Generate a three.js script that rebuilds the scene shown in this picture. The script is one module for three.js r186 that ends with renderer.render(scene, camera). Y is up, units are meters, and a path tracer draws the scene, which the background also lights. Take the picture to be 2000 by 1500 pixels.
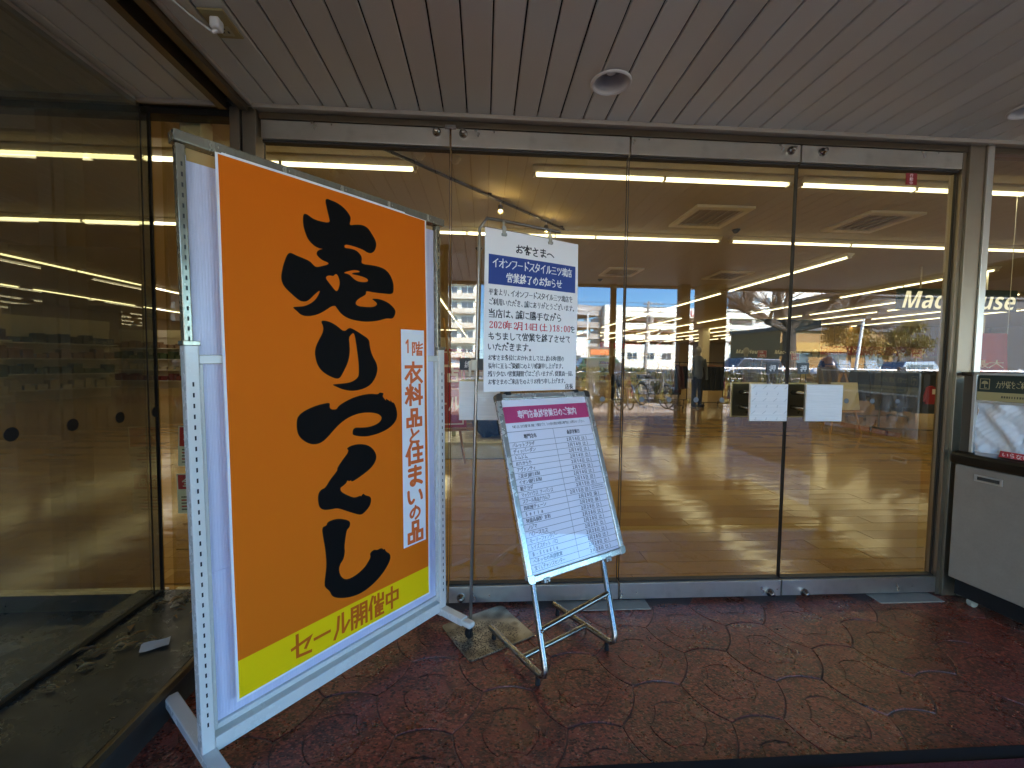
import * as THREE from 'three';
import { Sky } from 'three/addons/objects/Sky.js';
import { RoundedBoxGeometry } from 'three/addons/geometries/RoundedBoxGeometry.js';
import { mergeGeometries } from 'three/addons/utils/BufferGeometryUtils.js';
import { Brush, Evaluator, SUBTRACTION } from 'three-bvh-csg';
import { RectAreaLightUniformsLib } from 'three/addons/lights/RectAreaLightUniformsLib.js';

// ---------------------------------------------------------------- camera, sky, sun, exposure
const scene = new THREE.Scene();
const camera = new THREE.PerspectiveCamera(82.83, 4 / 3, 0.05, 900);
camera.position.set(0, 1.25, 2.172);
camera.rotation.set(-0.0517, -0.0655, 0.0128, 'YXZ');
scene.add(camera);

const renderer = new THREE.WebGLRenderer({ antialias: true });
renderer.toneMapping = THREE.LinearToneMapping;
renderer.toneMappingExposure = 8.3;
renderer.shadowMap.enabled = true;

const sunDirection = new THREE.Vector3(0.42, 0.62, -0.75).normalize();   // from behind the shop, over its roof
const sky = new Sky();
sky.name = 'sky';
sky.scale.setScalar(800);
sky.userData.kind = 'structure';
const su = sky.material.uniforms;
su.sunPosition.value.copy(sunDirection);
su.turbidity.value = 5; su.rayleigh.value = 1.25; su.mieCoefficient.value = 0.007; su.mieDirectionalG.value = 0.8;
if (su.cloudCoverage) su.cloudCoverage.value = 0.0;
scene.add(sky);
scene.environmentIntensity = 0.3;

const sun = new THREE.DirectionalLight(0xffdfb6, 5.0);
sun.name = 'sun';
sun.position.copy(sunDirection).multiplyScalar(120);
sun.castShadow = true;
sun.shadow.mapSize.set(4096, 4096);
Object.assign(sun.shadow.camera, { left: -90, right: 90, top: 90, bottom: -90, near: 1, far: 320 });
scene.add(sun, sun.target);
RectAreaLightUniformsLib.init();

// ---------------------------------------------------------------- helpers
let seed = 20260214;
function rnd() { seed = (seed + 0x6d2b79f5) | 0; let t = Math.imul(seed ^ (seed >>> 15), 1 | seed); t = (t + Math.imul(t ^ (t >>> 7), 61 | t)) ^ t; return ((t ^ (t >>> 14)) >>> 0) / 4294967296; }
const R = (a, b) => a + (b - a) * rnd();
const V = (x, y, z) => new THREE.Vector3(x, y, z);
const taken = new Map();
function numbered(n) { const k = taken.get(n) ?? 0; taken.set(n, k + 1); return k ? `${n}_${String(k).padStart(3, '0')}` : n; }
function part(name, geo, mat, parent) {
  const m = new THREE.Mesh(Array.isArray(geo) ? join(geo) : geo, mat);
  m.name = name; m.castShadow = m.receiveShadow = true;
  parent.add(m);
  return m;
}
function tag(o, label, category, group) { o.userData.label = label; o.userData.category = category; if (group) o.userData.group = group; return o; }
function thing(name, label, category, pos = [0, 0, 0], turn = 0, group) {
  const g = new THREE.Group();
  g.name = numbered(name); g.position.set(...pos); g.rotation.y = turn;
  scene.add(g);
  return tag(g, label, category, group);
}
function one(name, geo, mat, label, category, group) { const m = part(numbered(name), geo, mat, scene); return tag(m, label, category, group); }
function structure(name, geo, mat) { const m = part(numbered(name), geo, mat, scene); m.userData.kind = 'structure'; return m; }
function copy(o, label, group) { const c = o.clone(); c.name = numbered(o.name.replace(/_\d{3}$/, '')); c.userData = { ...o.userData }; if (label) c.userData.label = label; if (group) c.userData.group = group; scene.add(c); return c; }
function join(list) { return mergeGeometries(list.map((g) => { const n = g.index ? g.toNonIndexed() : g; for (const k of Object.keys(n.attributes)) if (!['position', 'normal', 'uv'].includes(k)) n.deleteAttribute(k); return n; })); }
// a box between two corners; with uv in metres
function bx(x0, x1, y0, y1, z0, z1, r = 0) {
  const w = x1 - x0, h = y1 - y0, d = z1 - z0;
  const g = r ? new RoundedBoxGeometry(w, h, d, 2, Math.min(r, w / 2.01, h / 2.01, d / 2.01)) : new THREE.BoxGeometry(w, h, d);
  g.translate((x0 + x1) / 2, (y0 + y1) / 2, (z0 + z1) / 2);
  return metres(g);
}
function metres(g) {   // uv from position, by the face's main direction
  const p = g.attributes.position, n = g.attributes.normal, uv = g.attributes.uv;
  for (let i = 0; i < p.count; i++) {
    const ax = Math.abs(n.getX(i)), ay = Math.abs(n.getY(i)), az = Math.abs(n.getZ(i));
    if (ay >= ax && ay >= az) uv.setXY(i, p.getX(i), p.getZ(i)); else if (ax >= az) uv.setXY(i, p.getZ(i), p.getY(i)); else uv.setXY(i, p.getX(i), p.getY(i));
  }
  return g;
}
function rod(a, b, r0, r1 = r0, seg = 10, open = false) {
  const d = V(...b).sub(V(...a)), g = new THREE.CylinderGeometry(r1, r0, d.length(), seg, 1, open);
  g.applyQuaternion(new THREE.Quaternion().setFromUnitVectors(V(0, 1, 0), d.clone().normalize()));
  return g.translate((a[0] + b[0]) / 2, (a[1] + b[1]) / 2, (a[2] + b[2]) / 2);
}
function pipe(points, r, bend = 0.06, seg = 10) {   // a bent tube with rounded corners
  const path = new THREE.CurvePath(), P = points.map((p) => V(...p));
  let at = P[0];
  for (let i = 1; i < P.length; i++) {
    if (i === P.length - 1) { path.add(new THREE.LineCurve3(at, P[i])); break; }
    const u = P[i].clone().sub(P[i - 1]).normalize(), w = P[i + 1].clone().sub(P[i]).normalize();
    const k = Math.min(bend, P[i].distanceTo(P[i - 1]) * 0.48, P[i + 1].distanceTo(P[i]) * 0.48), s = P[i].clone().addScaledVector(u, -k), e = P[i].clone().addScaledVector(w, k);
    path.add(new THREE.LineCurve3(at, s)); path.add(new THREE.QuadraticBezierCurve3(s, P[i], e)); at = e;
  }
  return new THREE.TubeGeometry(path, points.length * 12, r, seg, false);
}
const disc = (r, d, seg = 24) => new THREE.CylinderGeometry(r, r, d, seg);
function canvas(w, h, draw) { const c = document.createElement('canvas'); c.width = w; c.height = h; const x = c.getContext('2d'); draw(x, w, h); return c; }
function tex(c, rx, ry, srgb = true) {
  const t = new THREE.CanvasTexture(c); t.wrapS = t.wrapT = THREE.RepeatWrapping; t.magFilter = THREE.LinearFilter;
  if (srgb) t.colorSpace = THREE.SRGBColorSpace;
  if (rx) t.repeat.set(rx, ry ?? rx);
  return t;
}
const std = (color, roughness = 0.6, metalness = 0, more = {}) => new THREE.MeshStandardMaterial({ color, roughness, metalness, ...more });
const phys = (o) => new THREE.MeshPhysicalMaterial(o);
// tiling value noise for grain maps
function grain(w, h, layers, lo = 0, hi = 255) {
  const a = new Float32Array(w * h);
  for (const [nx, ny, amp] of layers) {
    const g = Array.from({ length: nx * ny }, () => rnd());
    for (let y = 0; y < h; y++) for (let x = 0; x < w; x++) {
      const fx = x / w * nx, fy = y / h * ny, ix = Math.floor(fx), iy = Math.floor(fy), tx = fx - ix, ty = fy - iy, s = tx * tx * (3 - 2 * tx), q = ty * ty * (3 - 2 * ty);
      const i1 = (ix + 1) % nx, j1 = (iy + 1) % ny, A = g[iy * nx + ix], B = g[iy * nx + i1], C = g[j1 * nx + ix], D = g[j1 * nx + i1];
      a[y * w + x] += amp * (A + (B - A) * s + (C - A) * q + (A - B - C + D) * s * q);
    }
  }
  const total = layers.reduce((t, l) => t + l[2], 0), d = new Uint8Array(w * h * 4);
  for (let i = 0; i < w * h; i++) { const v = lo + (hi - lo) * a[i] / total; d[i * 4] = d[i * 4 + 1] = d[i * 4 + 2] = v; d[i * 4 + 3] = 255; }
  const t = new THREE.DataTexture(d, w, h); t.wrapS = t.wrapT = THREE.RepeatWrapping; t.magFilter = THREE.LinearFilter; t.needsUpdate = true;
  return t;
}
function repeated(t, x, y = x) { const c = t.clone(); c.repeat.set(x, y); c.needsUpdate = true; return c; }

// ---------------------------------------------------------------- lettering: characters as pen strokes on a 16 x 16 grid (hex x, y)
const GLYPH = {
  日: '323e 32d2de 38d8 3ede', 口: '222e 22d2de 2ede', 月: '413a1f 41d1dfbe 46d6 4ada', 木: '05f5 707f 750d 75fd', 土: '26d6 717e 0efe', 亻: 'd008 767f',
  言: '8192 03f3 26d6 29d9 2c2f 2cdcdf 2fdf', 糸: '803595 d42aea 7a7f 4c1f acef', 金: '7007 70f7 47b7 2ada 777e 0efe 3b4d cbad',
  門: '010f 0161 6167 0464 0767 91f1 f1ff 9197 94f4 97f7', 心: '280d 466d8fcfdb 6486 b5ea', 食: '7006 70e6 36c6cb 3bcb 363f 39c9 3f9d 9bff',
  艹: '04f4 4147 b1b7', 宀: '7077 0f08f8ff', 广: '7072 23f3 23290f', 占: '7078 74e4 282f 28d8df 2fdf', 彡: 'd107 d62c db1f',
  頁: '01f1 7153 333d 33d3dd 36d6 39d9 3ddd 5d1f adef', 寸: '04f4 b0bf8d 4769', 刂: '323b c0cfae', 禾: 'c124 05f5 727f 750d 75fd', 力: '23e3dfad 704b0f',
  攵: '6007 43f3 c38b0f 357aff', 阝: '222f 22c286cbac6c', 隹: '5007 343f 34f4 38e8 3bdb 3fff 949f', 各: '6007 43c3709b 3478fa 口@39cf',
  階: '阝@005f 6268 6594 6897 a1a8f7 f3a5 a87b 7b7f 7bebef 7ded 7fef', 衣: '7073 03f3 730c 595fac 76aaff d6a9', 料: '0676 404f 460d 467b 1224 6254 93b5 97b9 d0df 8bfa',
  品: '口@41b7 口@087f 口@88ff', 住: '亻@005f a0b3 64f4 79e9 b4be 5efe', 開: '門@00ff 58b8 3bdb 684f a8af', 催: '亻@004f a0a5 6165f5f1 a678 787f 78f8 7aea 7cec 7fff b8bf',
  中: '141a 14e4ea 1aea 707f', 客: '宀@00f5 各@23df', 三: '22d2 38c8 0efe', 境: '0555 313c 0d6b a0a2 62f2 8395 d3c5 65f5 日@66ec 9c6f ccceffed',
  店: '广@00ff 占@54ef', 営: '2133 7083 d1b3 0704f4f7 口@46b9 口@2adf', 業: '5053 a0a3 2132 d1c2 04f4 4446 a4a6 17e7 39c9 0bfb 747f 7b1f 7bff',
  終: '糸@007f b076 92e2a87a 94b7fb aacb 9dce', 了: '22d288 878f5e', 知: '3005 2272 0777 424a0f 4a7d 口@94fd', 平: '12e2 3547 c5b7 09f9 727f',
  素: '12d2 24c4 06f6 7076 糸@27df', 利: '禾@008f 刂@a0ff', 用: '313a1f 31d1dfbe 35d5 3ada 818f', 誠: '言@006f 84f4 847b6f 88b8bd9c b0c9fffc e8af d0f1',
  当: '7076 2245 d2a5 27d7df 2bdb 2fdf', 勝: '月@006f 8193 d1c3 74e4 67f7 a0a77b a7fb 力@89ef', 手: 'd123 25d5 09f9 737f5e', 年: '4016 34e4 37d7 373b 0bfb 848f',
  位: '亻@005f a0a3 64f4 778c d6bd 5efe', 約: '糸@007f a077 94f4febe 99bb', 間: '門@00ff 日@48bf', 長: '3139 31d1 34c4 36c6 09f9 494f9d 69ff dabc',
  亘: '12d2 日@34cd 0fff', 愛: 'd111 2234 7174 c2a4 0805f5f8 心@26db 6a2f 4cbc0f 4cff', 顧: '0171 1373 1676 7376 130f 隹@277f 頁@80ff',
  感: '13f3 130a 3575 口@3679 90b8ea d492 d0e1 心@19ef', 謝: '言@005f 7061 525a 5292 929f7e 5595 5898 4aba 9a4e 寸@a0ff', 申: '222b 22d2db 27d7 2bdb 707f',
  上: '707e 76d6 0efe', 残: '0171 4107 34740f 3759 84f3 88f7 a0ccfffc f98f d0f1', 少: '707a 4318 b3f8 e82f', 期: '0272 202a 606a 2464 2767 0a8a 3b0f 5b7e 月@90ff',
  従: '4005 5309 252f 8093 e0c3 74f4 b4bd b8f8 875e 6bbeff', 員: '口@31c5 262d 26d6dd 29d9 2bdb 2ddd 5d1f adef', 一: '07f7', 同: '111f 11e1efce 44b4 口@47be',
  来: '12e2 3446 c4a6 08f8 707f 780e 78fe', 待: '4005 5309 252f a0a6 73e3 66f6 69f9 d6dfbe 8aac', 専: '12e2 2429 24d4d9 26d6 29d9 7079 0bfb b9bf8e 4c6e',
  最: '日@30c5 07f7 272e 676f 2969 2b6b 0e7d 89e98f 9aff', 名: '6007 43c31c 4567 口@58ee', 菱: '艹@00f3 24d4 7377 07f7 5729 97da 6a1d 4bcb0f 4cff',
  銀: '金@007f 91e1e7 94e4 97e7 919fcd a8ff e9bb', 行: '4005 5309 252f 82e2 77f7 c7cfae', 靴: '0272 2025 5055 2555 1757 171b 1b6b 676b 0d7d 454f a087 959f c0cfffec f4c8',
  西: '02f2 151f 15e5ef 1eee 52592c 929bdb', 松: '木@007f a177 c1f7 a77ede caff', 屋: '12e2e5 15e5 12180f 37e7 8749d9 4cdc 898f 2fff',
  特: '2016 1474 404f 0b79 b0b6 83f3 76f6 79f9 d6dfbe 8aac', 選: '1123 0636 363c0f 3d6fff 508083535585 b0e0e3b3b5f5 68e8 5bfb 777b c7cb 8c6d acdd',
  呉: '口@40c5 2528 28d8 d8db 0bfb 6b1f 9bef', 服: '月@006f 81e1e5c5 818f 87e7 e7ab7f 98ff', 卸: '2015 1262 0676 424d 4878 181e 0e7d 91f1f9d9 919f',
  京: '7073 03f3 口@35c9 797f5e 4b1e aadd', 彩: '8012 1324 4345 7365 0787 474f 480d 487c 彡@a0ff', 英: '艹@00f4 262a 26d6da 0afa 747a 6a1f 9aef',
  語: '言@006f 81f1 b1a6 84e4e7 67f7 口@89ef', 教: '1262 4045 0575 7119 28684a4f2e 0c7b 攵@80ff', 室: '宀@00f5 25d5 7539c9 a6d9 3bcb 797e 0efe',
  宝: '宀@00f5 26d6 3aca 767e 0efe abcc', 案: '宀@00f4 6348b9 a439 16e6 0bfb 797f 7b1f 7bff', 内: '131f 13e3efce 707734 70773c 77bc', 全: '7006 70f6 36c6 3aca 767e 1eee',
  館: '食@007f b0b2 7572f2f5 858f 85e5e9 89e9 8bebef 8fef', 閉: '門@00ff 3aca 989f7e 9a4e', 時: '日@016d b0b6 83f3 76f6 79f9 d6dfbe 8aac',
  他: '亻@005f 65f3f9d9 b0bb 727effec', 問: '門@00ff 口@58ae', 合: '7006 70f6 47b7 口@39de', 押: '0575 404f2e 0b79 818a 81f1fa 85f5 8afa c1cf',
  締: '糸@006f a0a2 72f2 9395 c3b5 7775f5f7 888d 88e8edcd b5bf', 切: '0676 313c7a 82f2febe b28f', 袋: '3007 2429 53f2 80b8f8 d0e1 衣@17ef', 大: '05f5 70760f 76ff',
  作: '亻@005f a056 73f3 a3af a7e7 abeb', 動: '7012 0383 1519 15757919 1777 0b8b 414e 0e8d 力@90ff',
};
const KANA = {
  あ: '24d3 61587e b56d2e1b58b8ecaf', い: '131a4e6b c4e8eb', う: '51a2 2695c8bc5f', お: '25b4 616d3e1c49b8ecae8d c2f5', か: '16a5b8ae7d 612e c3f8', き: '33c2 27d5 61cb5a3d6fcf',
  く: 'b148bf', け: '21182e 65e5 b1b98f', こ: '33c3a5 2b4ede', さ: '26d4 61ca6a3d6fcf', し: '414c7fbeeb', す: '14f4 909a7c5a789a8d4f', せ: '07f6 b1bb8b 323c6ede', そ: '31b128e77a8fcf',
  た: '15a4 611f 97e7 9b9eee', ち: '14d3 6138a6eabe5f', て: '13e2867acf', と: '4167 d4492d6fdf', な: '14a3 512b c3e5 a6ad7f4d7bee', に: '21182e 74e4 7b8eee', の: '826b3d1945a3e8cd8f',
  は: '21182e 64f4 b1bc8e6c8bbcfe', へ: '0964fc', ま: '23d3 27d7 818c6f3d5bbcee', も: '617b9fddd9 25b4 29b9', や: '07a4e7c9 7183 426f', よ: '75c5 707c5e3d5bacee', ら: '51a3 343a87dabe6f',
  り: '4149 b1ca7f', る: '32b22b87caddaf6f5d8cae', れ: '313f 06550d86b6bdfe', を: '13c3 60287699 e66a5d7fdf', つ: '25b4e8bd5f',
};
const KATA = {
  ア: '12e2a7 75793f', イ: 'd118 868f', ウ: '7073 2723e3cb5f', エ: '23d3 737d 0dfd', オ: '05f5 a0af8e a51d', カ: '25e5dfae 71580f', ク: '6018 42d2b93f', サ: '05f5 4049 b0b86f', シ: '2144 0638 2e9bf2',
  ス: '22d2a80f 79ef', セ: '07f5ba 404dfe', タ: '6018 42d2b82f 57bb', チ: 'd122 07f7 827a4f', ツ: '1337 6285 e2c85f', テ: '32c2 06f6 867b3f', ト: '505f 56db', ナ: '05f5 81883f', ネ: '7082 13d30b 787f a8ec',
  ノ: 'd2b82f', ハ: '531d b2fd', フ: '12e2c93f', ヘ: '0964fc', ホ: '04f4 707f 380d b8ec', マ: '13e37a 58ad', ミ: '32c4 37b9 2cee', ム: '712dec a8ff', モ: '22d2 08f8 727cadee', ヤ: '06f4ba 507f',
  ヨ: '22d2de 28d8 2ede', ラ: '31c1 15e5d93f', リ: '414a c1c95f', ル: '524a1f 919ef8', レ: '313ee7', ロ: '222e 22d2de 2ede', ン: '1345 2eaaf4', ー: '18e8', '、': '2b4e', '。': '2c4c4e2e2c',
};
const VOICED = { が: 'か', ご: 'こ', ざ: 'さ', じ: 'し', だ: 'た', で: 'て', げ: 'け', ぎ: 'き', ザ: 'サ', ド: 'ト', デ: 'テ', バ: 'ハ', ダ: 'タ', ヴ: 'ウ', ジ: 'シ', ズ: 'ス', ベ: 'ヘ', パ: 'ハ', ポ: 'ホ', プ: 'フ' };
const LITTLE = { ッ: 'ツ', ャ: 'ヤ', ァ: 'ア', ィ: 'イ', ェ: 'エ' };
function penStrokes(ch) {
  if (VOICED[ch]) {
    const base = penStrokes(VOICED[ch]).map((s) => ({ ...s, p: s.p.map(([x, y]) => [x * 0.92, 0.08 + y * 0.92]) }));
    return base.concat('パポプ'.includes(ch) ? [{ p: [[0.82, 0.06], [0.9, -0.02], [0.98, 0.06], [0.9, 0.14], [0.82, 0.06]], soft: true }] : [{ p: [[0.8, -0.03], [0.87, 0.1]] }, { p: [[0.95, -0.06], [1.02, 0.07]] }]);
  }
  if (LITTLE[ch]) return penStrokes(LITTLE[ch]).map((s) => ({ ...s, p: s.p.map(([x, y]) => [0.1 + x * 0.7, 0.3 + y * 0.7]) }));
  const soft = !!KANA[ch], out = [];
  for (const t of (GLYPH[ch] ?? KANA[ch] ?? KATA[ch] ?? '').split(' ').filter(Boolean)) {
    if (t.includes('@')) {
      const [x0, y0, x1, y1] = [...t.slice(2)].map((c) => parseInt(c, 16) / 15);
      for (const s of penStrokes(t[0])) out.push({ ...s, p: s.p.map(([x, y]) => [x0 + x * (x1 - x0), y0 + y * (y1 - y0)]) });
    } else {
      const p = [];
      for (let i = 0; i + 1 < t.length; i += 2) p.push([parseInt(t[i], 16) / 15, parseInt(t[i + 1], 16) / 15]);
      out.push({ p, soft });
    }
  }
  return out;
}
const ASCII = /[ -~]/;
// draws one character with its box's upper left corner at (x, y)
function letter(c, ch, x, y, w, h, { heavy = 0.11, thin = heavy, color = '#111', face = 'sans-serif' } = {}) {
  c.strokeStyle = c.fillStyle = color; c.lineCap = 'butt'; c.lineJoin = 'miter'; c.miterLimit = 3;
  if (ASCII.test(ch)) {
    c.save(); c.translate(x + w / 2, y + h * 0.9); c.scale(w / h, 1); c.font = `bold ${h * 1.06}px ${face}`; c.textAlign = 'center'; c.fillText(ch, 0, 0); c.restore();
    return;
  }
  const k = 0.06, s = Math.min(w, h), X = (u) => x + w * (k + u * (1 - 2 * k)), Y = (v) => y + h * (k + v * (1 - 2 * k));
  for (const { p, soft } of penStrokes(ch)) {
    if (soft) {
      c.lineWidth = s * (heavy + thin) / 2 * 1.05; c.lineCap = 'round'; c.lineJoin = 'round';
      c.beginPath(); c.moveTo(X(p[0][0]), Y(p[0][1]));
      for (let i = 1; i < p.length - 1; i++) c.quadraticCurveTo(X(p[i][0]), Y(p[i][1]), i === p.length - 2 ? X(p[i + 1][0]) : (X(p[i][0]) + X(p[i + 1][0])) / 2, i === p.length - 2 ? Y(p[i + 1][1]) : (Y(p[i][1]) + Y(p[i + 1][1])) / 2);
      if (p.length === 2) c.lineTo(X(p[1][0]), Y(p[1][1]));
      c.stroke();
      continue;
    }
    c.lineCap = 'square'; c.lineJoin = 'miter';
    if (heavy === thin) { c.lineWidth = s * heavy; c.beginPath(); p.forEach(([u, v], i) => (i ? c.lineTo(X(u), Y(v)) : c.moveTo(X(u), Y(v)))); c.stroke(); continue; }
    for (let i = 0; i + 1 < p.length; i++) {
      const flat = Math.abs(p[i + 1][1] - p[i][1]) < 0.25 * Math.abs(p[i + 1][0] - p[i][0]);
      c.lineWidth = s * (flat ? thin : heavy);
      c.beginPath(); c.moveTo(X(p[i][0]), Y(p[i][1])); c.lineTo(X(p[i + 1][0]), Y(p[i + 1][1])); c.stroke();
      if (flat && i === p.length - 2) { c.beginPath(); c.moveTo(X(p[i + 1][0]) - s * 0.1, Y(p[i + 1][1])); c.lineTo(X(p[i + 1][0]) + s * 0.01, Y(p[i + 1][1]) - s * 0.08); c.lineTo(X(p[i + 1][0]) + s * 0.03, Y(p[i + 1][1]) + s * 0.02); c.fill(); }
    }
  }
}
// a line of writing; half-width letters take less room. Returns its length.
function write(c, text, x, y, size, o = {}) {
  if (o.fit) { const l = write(c, text, 0, -9999, size, { ...o, fit: 0, align: 'left' }); o = { ...o, fit: 0, narrow: (o.narrow ?? 1) * Math.min(1.06, o.fit / l) }; }
  const sx = o.narrow ?? 1, half = o.half ?? 0.62, width = [...text].reduce((t, ch) => t + size * sx * (ASCII.test(ch) ? half : ch === '、' || ch === '。' ? 0.7 : 1), 0);
  let at = o.align === 'center' ? x - width / 2 : o.align === 'right' ? x - width : x;
  for (const ch of text) {
    const w = size * sx * (ASCII.test(ch) ? half : 1);
    letter(c, ch, at, y, ASCII.test(ch) ? size * sx * 0.98 : w, size, o.color ? o : { ...o, color: '#141214' });
    at += ch === '、' || ch === '。' ? w * 0.7 : w;
  }
  return width;
}

// ---------------------------------------------------------------- materials
const streaks = grain(256, 512, [[4, 256, 1], [2, 96, 0.8], [16, 12, 0.5]], 60, 220);      // fine lines along u
const cloudy = grain(256, 256, [[4, 4, 1], [11, 11, 0.7], [37, 37, 0.5], [97, 97, 0.3]], 40, 235);
const fine = grain(256, 256, [[64, 64, 1], [128, 128, 1]], 60, 200);
const soft = grain(256, 256, [[5, 5, 1], [17, 17, 0.6], [61, 61, 0.3]], 185, 225);
const steel = phys({ color: 0xdcd6c8, metalness: 0.86, roughness: 0.36, roughnessMap: repeated(soft, 1.3), bumpMap: repeated(streaks, 0.9, 2.2), bumpScale: 0.00006 });
const stained = tex(canvas(512, 512, (c, w, h) => { c.fillStyle = '#f4f2ee'; c.fillRect(0, 0, w, h); for (let i = 0; i < 90; i++) { const x = R(0, w), y = R(0, h), r = R(4, 40), q = c.createRadialGradient(x, y, 0, x, y, r); q.addColorStop(0, `rgba(120,108,90,${R(0.02, 0.09)})`); q.addColorStop(1, 'rgba(120,108,90,0)'); c.fillStyle = q; c.fillRect(x - r, y - r, 2 * r, 2 * r); } for (let i = 0; i < 260; i++) { c.strokeStyle = `rgba(${rnd() < 0.5 ? '90,84,74' : '255,255,255'},${R(0.03, 0.16)})`; c.lineWidth = R(0.4, 1.2); const x = R(0, w), y = R(0, h); c.beginPath(); c.moveTo(x, y); c.lineTo(x + R(-60, 60), y + R(-6, 6)); c.stroke(); } }), 2.3);
steel.map = stained;
const steelDark = phys({ color: 0x9a8c76, metalness: 0.8, roughness: 0.42, roughnessMap: repeated(soft, 1.7), bumpMap: repeated(streaks, 2, 0.6), bumpScale: 0.00005 });
const bronze = std(0x6e5f4a, 0.42, 0.7, { roughnessMap: repeated(soft, 2) });
const bronzeDark = std(0x1b1610, 0.55, 0.4);
const chrome = std(0xa8a299, 0.3, 1, { roughnessMap: repeated(soft, 4) });
const tubeSteel = std(0x9a948a, 0.5, 1, { roughnessMap: repeated(cloudy, 3, 1) });
const rubber = std(0x0c0c0c, 0.8);
const blackPlastic = std(0x141414, 0.45);
const whitePaint = std(0xdedcd2, 0.42, 0, { roughnessMap: repeated(cloudy, 3) });
const doorGlass = phys({ color: new THREE.Color(0.81, 0.76, 0.5), transmission: 0.985, thickness: 0, roughness: 0, ior: 2.1 });
const screenGlass = phys({ color: new THREE.Color(0.42, 0.43, 0.35), transmission: 0.9, thickness: 0, roughness: 0.0, ior: 1.62 });
const moulding = std(0xa89c8c, 0.4, 0.3);
const concrete = std(0x8d877c, 0.9, 0, { bumpMap: repeated(fine, 6), bumpScale: 0.003 });

// ---------------------------------------------------------------- ground under the canopy: bell-shaped pavers with an embossed ring
const mortarTex = tex(canvas(512, 512, (c, w, h) => {
  c.fillStyle = '#6e5b50'; c.fillRect(0, 0, w, h);
  for (let i = 0; i < 5000; i++) { const v = R(50, 150); c.fillStyle = `rgba(${v},${v * 0.92},${v * 0.82},0.35)`; c.fillRect(R(0, w), R(0, h), R(1, 5), R(1, 4)); }
}), 1.4);
const paving = structure('paving', bx(-1.3, 4.6, -0.05, -0.0034, -0.15, 4.3), std(0xffffff, 0.95, 0, { map: mortarTex }));
function aggregate(base, chips) {
  return canvas(1024, 1024, (c, w, h) => {
    c.fillStyle = base; c.fillRect(0, 0, w, h);
    for (let i = 0; i < 260; i++) { const x = R(0, w), y = R(0, h), r = R(30, 120), g = c.createRadialGradient(x, y, 0, x, y, r), k = rnd() < 0.5 ? '70,52,42' : '120,56,46'; g.addColorStop(0, `rgba(${k},0.30)`); g.addColorStop(1, `rgba(${k},0)`); c.fillStyle = g; c.fillRect(x - r, y - r, 2 * r, 2 * r); }
    for (const [n, col, r0, r1] of chips) for (let i = 0; i < n; i++) {
      const x = R(0, w), y = R(0, h), r = R(r0, r1), a = R(0, 6.3), q = R(0.4, 0.9);
      c.fillStyle = col[Math.floor(R(0, col.length))];
      for (const [ox, oy] of [[0, 0], [x + r > w ? -w : 0, y + r > h ? -h : 0]]) {
        c.beginPath();
        for (let k = 0; k < 6; k++) { const t = a + k * 1.047, l = r * R(0.7, 1.1); c.lineTo(x + ox + Math.cos(t) * l, y + oy + Math.sin(t) * l * q); }
        c.fill();
      }
    }
  });
}
const chipSet = [[1700, ['#b55f4d', '#c06a56', '#a35244', '#b06853'], 7, 17], [1300, ['#4a231c', '#552b23', '#3f1d17', '#613529'], 5, 14], [300, ['#c08472', '#b08070', '#c8a594'], 3, 8]];
const stoneA = tex(aggregate('#a4584a', chipSet), 1.9), stoneB = tex(aggregate('#954f43', chipSet), 1.9);
const chipBump = repeated(grain(512, 512, [[128, 128, 1], [64, 64, 0.5]], 0, 255), 1.9);
const paverMats = [[stoneA, 0xe0d4ca], [stoneB, 0xe4d8ce], [stoneA, 0xd4cabe], [stoneB, 0xdaccc0], [stoneA, 0xc8beb0]].map(([m, color]) => std(color, 0.62, 0, { map: m, bumpMap: chipBump, bumpScale: 0.0014, roughnessMap: repeated(cloudy, 3.1) }));
function bell(s) {
  const P = [[-0.095, -0.18], [0.095, -0.18], [0.195, 0], [0.095, 0.18], [-0.095, 0.18], [-0.195, 0]], Q = [[0, -0.228], [0.106, -0.068], [0.178, 0.107], [0, 0.132], [-0.184, 0.112], [-0.112, -0.073]];
  const out = [];
  for (let i = 0; i < 6; i++) {
    const a = P[i], b = P[(i + 1) % 6], q = Q[i];
    for (let k = 0; k < 6; k++) { const t = k / 6, u = 1 - t; out.push(new THREE.Vector2((u * u * a[0] + 2 * u * t * q[0] + t * t * b[0]) * s, -(u * u * a[1] + 2 * u * t * q[1] + t * t * b[1]) * s)); }
  }
  return out;
}
const paverShapes = [0, 1, 2, 3].map((v) => {
  const rim = new THREE.Shape(bell(0.974)); rim.holes.push(new THREE.Path(bell(0.508)));
  const core = new THREE.Shape(bell(0.48)), o = { depth: 0.016, bevelEnabled: true, bevelThickness: 0.003, bevelSize: 0.003, bevelSegments: 2, curveSegments: 1 };
  const g = join([new THREE.ExtrudeGeometry(rim, o), new THREE.ExtrudeGeometry(core, o)]).rotateX(-Math.PI / 2).translate(0, -0.019, 0);
  const uv = g.attributes.uv, p = g.attributes.position;
  for (let i = 0; i < p.count; i++) uv.setXY(i, p.getX(i) + v * 0.37, p.getZ(i) + v * 0.23);
  return g;
});
for (let i = -12; i < 12; i++) for (let j = -2; j < 13; j++) {
  const x = 0.392 + i * 0.29, z = 0.585 + (j - 2) * 0.363 + (Math.abs(i) % 2) * 0.1815;
  if (x < -1.35 || x > 4.4 || z < -0.05 || z > 4.1) continue;
  const m = part('paver', paverShapes[Math.floor(rnd() * 4)], paverMats[Math.floor(rnd() * 5)], paving);
  m.position.set(x, R(-0.0012, 0.0012), z); m.rotation.set(R(-0.004, 0.004), R(-0.006, 0.006), R(-0.004, 0.004));
}
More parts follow.
